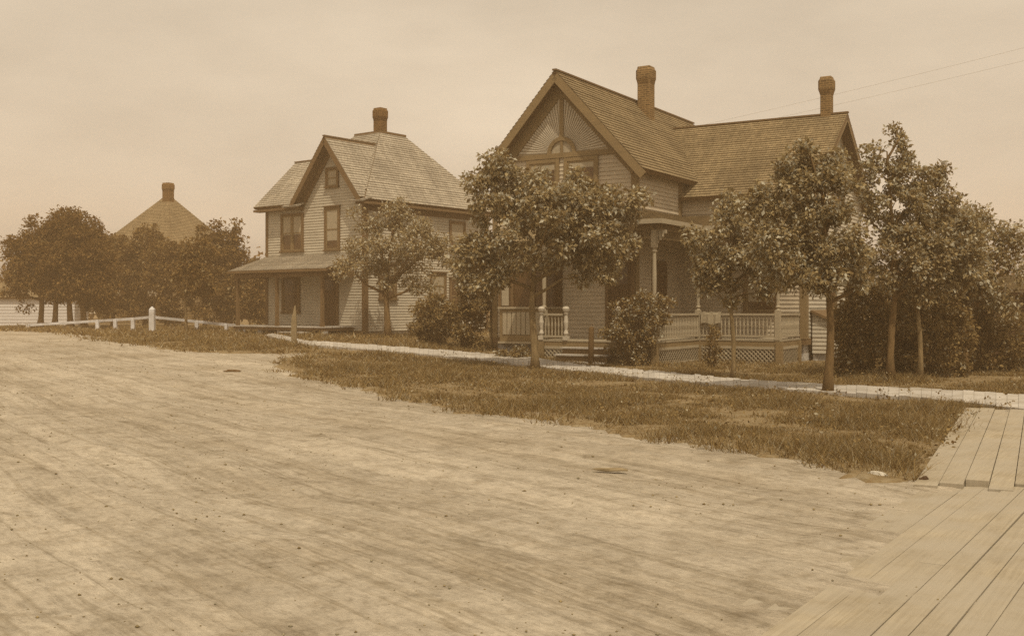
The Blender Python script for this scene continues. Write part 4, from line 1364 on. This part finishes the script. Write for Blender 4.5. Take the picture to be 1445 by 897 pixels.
for (y0, y1, dens, hgt, wid) in ((8.5, 14, 2300, 0.075, 0.0055), (14, 20, 1500, 0.085, 0.0075), (20, 28, 700, 0.095, 0.011), (28, 40, 260, 0.105, 0.018), (40, 62, 85, 0.12, 0.034)):
    xa, xb = -0.55 * y1 - 1, 0.55 * y1 + 2
    n = int((xb - xa) * (y1 - y0) * dens)
    X = rng.uniform(xa, xb, n); Y = rng.uniform(y0, y1, n)
    jx = 0.22 * np.sin(X * 5.1 + 1.7 * np.sin(Y * 3.3)) + 0.12 * np.sin(X * 13 + Y * 9)
    jx = jx + 0.25 * np.sin(X * 2.1 + 3 * np.sin(Y * 0.9))
    k = lawn_mask(X + jx * 0.8, Y + jx * 0.8) & (np.abs(X) < 0.52 * Y + 1.0)
    k &= ~poly_mask(X, Y, walk_poly)
    k &= ~house_mask(X, Y, BH, 2.4, 6.4, 1.5, 10.4) & ~house_mask(X, Y, BH, -2.4, 3.8, -1.7, 10.1) & ~house_mask(X, Y, LH, -3.1, 3.1, -1.7, 8)
    X, Y = X[k], Y[k]
    # thin, patchy cover
    pn = np.array([noise.noise(Vector((x * 0.45, y * 0.45, 31))) + 0.5 * noise.noise(Vector((x * 1.7, y * 1.7, 8))) for x, y in zip(X, Y)])
    edge = lawn_mask(X + 0.5 * RD.x * 0 - 0.35, Y - 0.45) & lawn_mask(X + 0.1, Y - 0.3)      # sparser towards the road
    k = (pn > -0.30 + 0.7 * (rng.uniform(0, 1, len(X)) - 0.5)) & (edge | (rng.uniform(0, 1, len(X)) < 0.3))
    X, Y, pn = X[k], Y[k], pn[k]
    n = len(X); tot += n
    Z = np.array([terrain(x, y) for x, y in zip(X, Y)]) + 0.01
    h = hgt * rng.uniform(0.45, 1.35, n) * np.clip(1.0 + 1.3 * pn + 0.5 * np.sin(X * 1.9 + 2 * np.sin(Y * 1.3)), 0.45, 2.3)
    a = rng.uniform(0, 2 * math.pi, n); w_ = wid * rng.uniform(0.6, 1.4, n)
    cx, sx = np.cos(a), np.sin(a)
    ln = rng.normal(size=(n, 2)) * 0.75
    p0 = np.stack([X - cx * w_, Y - sx * w_, Z], 1); p1 = np.stack([X + cx * w_, Y + sx * w_, Z], 1)
    p2 = np.stack([X + ln[:, 0] * h, Y + ln[:, 1] * h, Z + h], 1)
    i = np.arange(n) * 3 + sum(len(v) for v in VV)
    VV.append(np.stack([p0, p1, p2], 1).reshape(-1, 3)); FF_.append(np.stack([i, i + 1, i + 2], 1))
tag(np_mesh('grass', np.concatenate(VV), np.concatenate(FF_), M['blade']), 'rough uncut grass on the verge and the yards', 'grass', None, 'stuff')
rng = np.random.default_rng(9)
n = 2600
Y = rng.uniform(9, 46, n); X = rng.uniform(-0.52, 0.52, n) * Y
k = lawn_mask(X, Y) & ~poly_mask(X, Y, walk_poly) & ~house_mask(X, Y, BH, -2.5, 6.5, -1.8, 10.5) & ~house_mask(X, Y, LH, -3.2, 3.2, -1.8, 8.2)
X, Y = X[k], Y[k]
P, Q = [], []
for x, y in zip(X, Y):
    m_ = rng.integers(6, 16); hh = rng.uniform(0.05, 0.28)
    g = rng.normal(size=(m_, 3)) * np.array([0.07, 0.07, 0]) + np.array([x, y, terrain(x, y) + 0.03])
    g[:, 2] += rng.uniform(0, hh, m_)
    P.append(g); o = rng.normal(size=(m_, 3)); o[:, 2] = 0.8; Q.append(o)
V, F = leaves(np.concatenate(P), np.concatenate(Q), 0.048, rng, 0.1)
tag(np_mesh('weeds', V, F, M['leaf_bush']), 'low leafy weeds scattered through the grass', 'weeds', None, 'stuff')

# ------------------------------------------------------------------ fence, posts, wires, litter
fpx = [(40, 459.5, 464.5), (138, 453.5, 465), (163, 452, 466), (188, 450.5, 466.5), (215, 448, 468), (278, 454.5, 467), (320, 459, 468), (344, 461, 470)]
fn = thing('rail_fence', 'low white single rail fence running past the dense trees', 'fence', at(215, 468))
pts = []
for u, vt, vb in fpx:
    p = at(u, vb); pts.append((p, EYE + (HV - vt) * p.y / FPX))
o = fn.location
rail = MB()
for k in range(len(pts) - 1):
    (a, za), (c, zc) = pts[k], pts[k + 1]
    rail.bar(Vector((a.x, a.y, za + 0.03)) - o, Vector((c.x, c.y, zc + 0.03)) - o, 0.05, 0.13)
rail.build('rail', M['fence'], fn)
for k, (p, zt) in enumerate(pts):
    pm = MB(); r = 0.12 if k == 4 else 0.085
    zt2 = zt + (0.40 if k == 4 else 0.07)
    x, y = p.x - o.x, p.y - o.y
    pm.box(x - r, x + r, y - r - 0.03, y + r - 0.03, p.z - 0.2 - o.z, zt2 - o.z)
    if k == 4:
        z = zt2 - o.z
        pm.hexa([(x - r, y - r - .03, z), (x + r, y - r - .03, z), (x + r, y + r - .03, z), (x - r, y + r - .03, z)], [(x - .02, y - .05, z + .14), (x + .02, y - .05, z + .14), (x + .02, y - .01, z + .14), (x - .02, y - .01, z + .14)])
    pm.build('post', M['fence'], fn)

b = at(415, 488)
mk = MB()
k_ = b.y / FPX
h = 57 * k_; r = 3.6 * k_
mk.hexa([(-r, -r * .7, -0.3), (r, -r * .7, -0.3), (r, r * .7, -0.3), (-r, r * .7, -0.3)], [(-r, -r * .7, h * .62), (r, -r * .7, h * .62), (r, r * .7, h * .62), (-r, r * .7, h * .62)])
mk.hexa([(-r, -r * .7, h * .62), (r, -r * .7, h * .62), (r, r * .7, h * .62), (-r, r * .7, h * .62)], [(.2 * r, -.02, h), (.2 * r + .03, -.02, h), (.2 * r + .03, .02, h), (.2 * r, .02, h)])
o_ = mk.build('marker_post', M['post']); o_.location = b
tag(o_, 'pointed weathered post at the left end of the board sidewalk', 'post')

b = at(834, 515)
hp = MB(); hp.tube([(0, 0, -0.2), (0, 0, 0.5), (0.01, 0, 1.02), (0.01, 0, 1.06)], [0.085, 0.08, 0.075, 0.05], 10)
o_ = hp.build('hitching_post', M['greywood'], None, True); o_.location = b
tag(o_, 'stout dark hitching post in front of the porch steps', 'post')

def to_world(ob, p):
    a = ob.rotation_euler.z
    return Vector((ob.location.x + p[0] * math.cos(a) - p[1] * math.sin(a), ob.location.y + p[0] * math.sin(a) + p[1] * math.cos(a), ob.location.z + p[2]))
for k, (q, lab) in enumerate((((26, 22, 11.15), 'upper of two thin wires slanting across the sky'), ((26, 22.2, 10.7), 'lower of two thin wires slanting across the sky'))):
    a = to_world(BH, (1.2 - 0.2 * k, 8.2, 8.25 - .35 * k)); e = Vector(q)
    wm = MB(); P_ = []
    for t in np.linspace(0, 1, 25):
        p = a.lerp(e, t); p.z -= 0.45 * 4 * t * (1 - t) * 0.5; P_.append(p - a)
    wm.tube(P_, [0.0035] * 25, 5)
    o_ = wm.build('overhead_wire', M['wire']); o_.location = a
    tag(o_, lab, 'wire', 'overhead wires')

def litter(u, v, L, W, T, rot, mat, name, label, cat):
    """an irregular lump or splinter: a squashed, dented ball of the given size half sunk in the ground"""
    p = at(u, v); m = MB(); n, rows = 12, 6
    ph = random.uniform(0, 9)
    for r in range(rows + 1):
        e = -math.pi / 2 + math.pi * r / rows
        for k in range(n):
            a = 2 * math.pi * k / n
            q = Vector((math.cos(a) * math.cos(e), math.sin(a) * math.cos(e), math.sin(e)))
            d = 1 + 0.45 * noise.noise(q * 1.6 + Vector((ph, 0, 0)))
            m.v.append((q.x * L / 2 * d, q.y * W / 2 * d, q.z * T * d + T * 0.3))
    for r in range(rows):
        for k in range(n):
            j = (k + 1) % n
            m.f.append((r * n + k, r * n + j, (r + 1) * n + j, (r + 1) * n + k))
    o = m.build(name, M[mat]); o.location = (p.x, p.y, p.z + 0.015); o.rotation_euler = (0, 0, rot)
    tag(o, label, cat)
litter(861, 665, 0.38, 0.06, 0.018, -0.15, 'post', 'wood_scrap', 'flat split wood scrap lying on the open dirt road', 'wood scrap')
litter(1238, 676, 0.22, 0.10, 0.045, -0.9, 'pebble', 'pale_rock', 'pale rock at the tip of the grass verge', 'rock')
litter(1304, 682, 0.12, 0.07, 0.04, 0.4, 'shade', 'wood_chip', 'dark wood chip at the edge of the plank crossing', 'wood chip')
litter(328, 525, 0.36, 0.14, 0.04, 0.1, 'greywood', 'dark_clod', 'dark earth clod on the road near the lawn edge', 'clod')
# loose clods and small stones on the road
rng = np.random.default_rng(21)
n = 4500
Y = 4.5 + 40 * rng.uniform(0, 1, n) ** 1.6; X = rng.uniform(-1, 1, n) * (0.5 * Y + 1)
k = ~lawn_mask(X, Y); X, Y = X[k], Y[k]; n = len(X)
cl = np.array([noise.noise(Vector((x * 0.5, y * 0.5, 3))) for x, y in zip(X, Y)]); k = cl > rng.uniform(-0.5, 0.4, n); X, Y = X[k], Y[k]; n = len(X)
r_ = 0.004 + 0.010 * rng.uniform(0, 1, n) ** 5 + 0.0004 * Y
Z = np.array([terrain(x, y) + micro(x, y) for x, y in zip(X, Y)])
octa = np.array([(1, 0, 0), (0, 1, 0), (-1, 0, 0), (0, -1, 0), (0, 0, .7), (0, 0, -.5)])
V = octa[None] * rng.uniform(0.6, 1.3, (n, 6, 1)) * r_[:, None, None] + np.stack([X, Y, Z + r_ * 0.25], 1)[:, None]
F = np.array([(0, 1, 4), (1, 2, 4), (2, 3, 4), (3, 0, 4), (1, 0, 5), (2, 1, 5), (3, 2, 5), (0, 3, 5)])
F = (F[None] + (np.arange(n) * 6)[:, None, None]).reshape(-1, 3)
tag(np_mesh('gravel', V.reshape(-1, 3), F, M['clod']), 'loose clods and pebbles strewn on the dirt road', 'gravel', None, 'stuff')

# blanket over the porch rail
bl = MB()
cs = []
for k in range(9):
    x = PX1 + 0.10 + 0.62 * k / 8
    wv = 0.012 * math.sin(k * 1.9)
    cs.append([(x, PYW - 0.075 - 0.02 * math.sin(k * 2.2) - 0.01, ZR - 0.28 + 0.03 * math.sin(k)), (x, PYW - 0.07 + wv, ZR - 0.02), (x, PYW - 0.055, ZR + 0.042), (x, PYW, ZR + 0.052 + wv * .5), (x, PYW + 0.055, ZR + 0.042), (x, PYW + 0.07 + wv, ZR - 0.15)])
for a, c in zip(cs, cs[1:]):
    for q in range(5):
        bl.face([a[q], c[q], c[q + 1], a[q + 1]])
# give it thickness by a second, inner skin
bo = bl.build('blanket', M['cloth'])
bo.location = BH.location; bo.rotation_euler = BH.rotation_euler
md = bo.modifiers.new('thick', 'SOLIDIFY'); md.thickness = 0.012; md.offset = 1.0
tag(bo, 'pale folded blanket hung over the corner of the porch rail', 'blanket')

# ------------------------------------------------------------------ added brown veil
hz = MB(); hz.box(-130, 150, -12, 122, -1.3, 12.5)  # brown volume added to lift the darks for a faded look
hm = bpy.data.materials.new('fade_veil'); hm.use_nodes = True; hm.node_tree.nodes.clear()
pv = hm.node_tree.nodes.new('ShaderNodeVolumePrincipled'); pv.inputs['Density'].default_value = 0.0024
pv.inputs['Color'].default_value = (1.0, 0.72, 0.44, 1)
ho = hm.node_tree.nodes.new('ShaderNodeOutputMaterial'); hm.node_tree.links.new(pv.outputs[0], ho.inputs['Volume'])
tag(hz.build('fade_veil', hm), 'thin brown veil added to lift the dark tones', 'fade_veil', None, 'stuff')

# ------------------------------------------------------------------ light, sky, camera
SUN_EL, SUN_DIR = R(60), Vector((0.25, -0.968))
w = bpy.data.worlds.new('World'); SC.world = w; w.use_nodes = True
nt = w.node_tree; nt.nodes.clear()
sky = nt.nodes.new('ShaderNodeTexSky'); sky.sky_type = 'NISHITA'; sky.sun_disc = False
sky.sun_elevation = SUN_EL; sky.sun_rotation = math.atan2(SUN_DIR.x, SUN_DIR.y)
sky.dust_density = 5.0; sky.air_density = 1.0; sky.ozone_density = 1.0
bw_ = nt.nodes.new('ShaderNodeRGBToBW'); nt.links.new(sky.outputs[0], bw_.inputs[0])
gm = nt.nodes.new('ShaderNodeMath'); gm.operation = 'POWER'; gm.inputs[1].default_value = 0.45; nt.links.new(bw_.outputs[0], gm.inputs[0])
tc = nt.nodes.new('ShaderNodeTexCoord')
mp = nt.nodes.new('ShaderNodeMapping'); mp.inputs['Scale'].default_value = (1.0, 1.0, 2.6); nt.links.new(tc.outputs['Generated'], mp.inputs[0])
nz = nt.nodes.new('ShaderNodeTexNoise'); nz.inputs['Scale'].default_value = 3.2; nz.inputs['Detail'].default_value = 6; nz.inputs['Roughness'].default_value = 0.55; nt.links.new(mp.outputs[0], nz.inputs['Vector'])
rp = nt.nodes.new('ShaderNodeMapRange'); rp.inputs[1].default_value = 0.25; rp.inputs[2].default_value = 0.75; rp.inputs[3].default_value = 0.82; rp.inputs[4].default_value = 1.15; nt.links.new(nz.outputs['Fac'], rp.inputs[0])
mu = nt.nodes.new('ShaderNodeMath'); mu.operation = 'MULTIPLY'; nt.links.new(gm.outputs[0], mu.inputs[0]); nt.links.new(rp.outputs[0], mu.inputs[1])
vm = nt.nodes.new('ShaderNodeVectorMath'); vm.operation = 'SCALE'; vm.inputs[0].default_value = (2.92, 2.46, 1.86); nt.links.new(mu.outputs[0], vm.inputs['Scale'])
bg = nt.nodes.new('ShaderNodeBackground'); bg.inputs['Strength'].default_value = 0.15; nt.links.new(vm.outputs[0], bg.inputs['Color'])
ow = nt.nodes.new('ShaderNodeOutputWorld'); nt.links.new(bg.outputs[0], ow.inputs[0])

ld = bpy.data.lights.new('sun', 'SUN'); ld.energy = 3.1; ld.angle = R(0.8); ld.color = (1.0, 0.86, 0.64)
lo = bpy.data.objects.new('sun', ld); COL.objects.link(lo)
d = Vector((SUN_DIR.x * math.cos(SUN_EL), SUN_DIR.y * math.cos(SUN_EL), math.sin(SUN_EL)))
lo.rotation_euler = (-d).to_track_quat('-Z', 'Y').to_euler()

cd = bpy.data.cameras.new('camera'); cd.sensor_width = 36; cd.lens = 36 * FPX / 1445
cd.shift_y = -(448.5 - HV) / 1445.0; cd.clip_end = 2000; cd.clip_start = 0.05
cam = bpy.data.objects.new('camera', cd); COL.objects.link(cam)
cam.location = (0, 0, EYE); cam.rotation_euler = (R(90), 0, 0)
SC.camera = cam
vs = SC.view_settings
vs.view_transform = 'Standard'; vs.look = 'None'; vs.exposure = 0.10; vs.gamma = 1.0; vs.use_curve_mapping = False
SC.cycles.max_bounces = 8; SC.cycles.volume_bounces = 1; SC.cycles.transparent_max_bounces = 4
SC.cycles.use_denoising = False
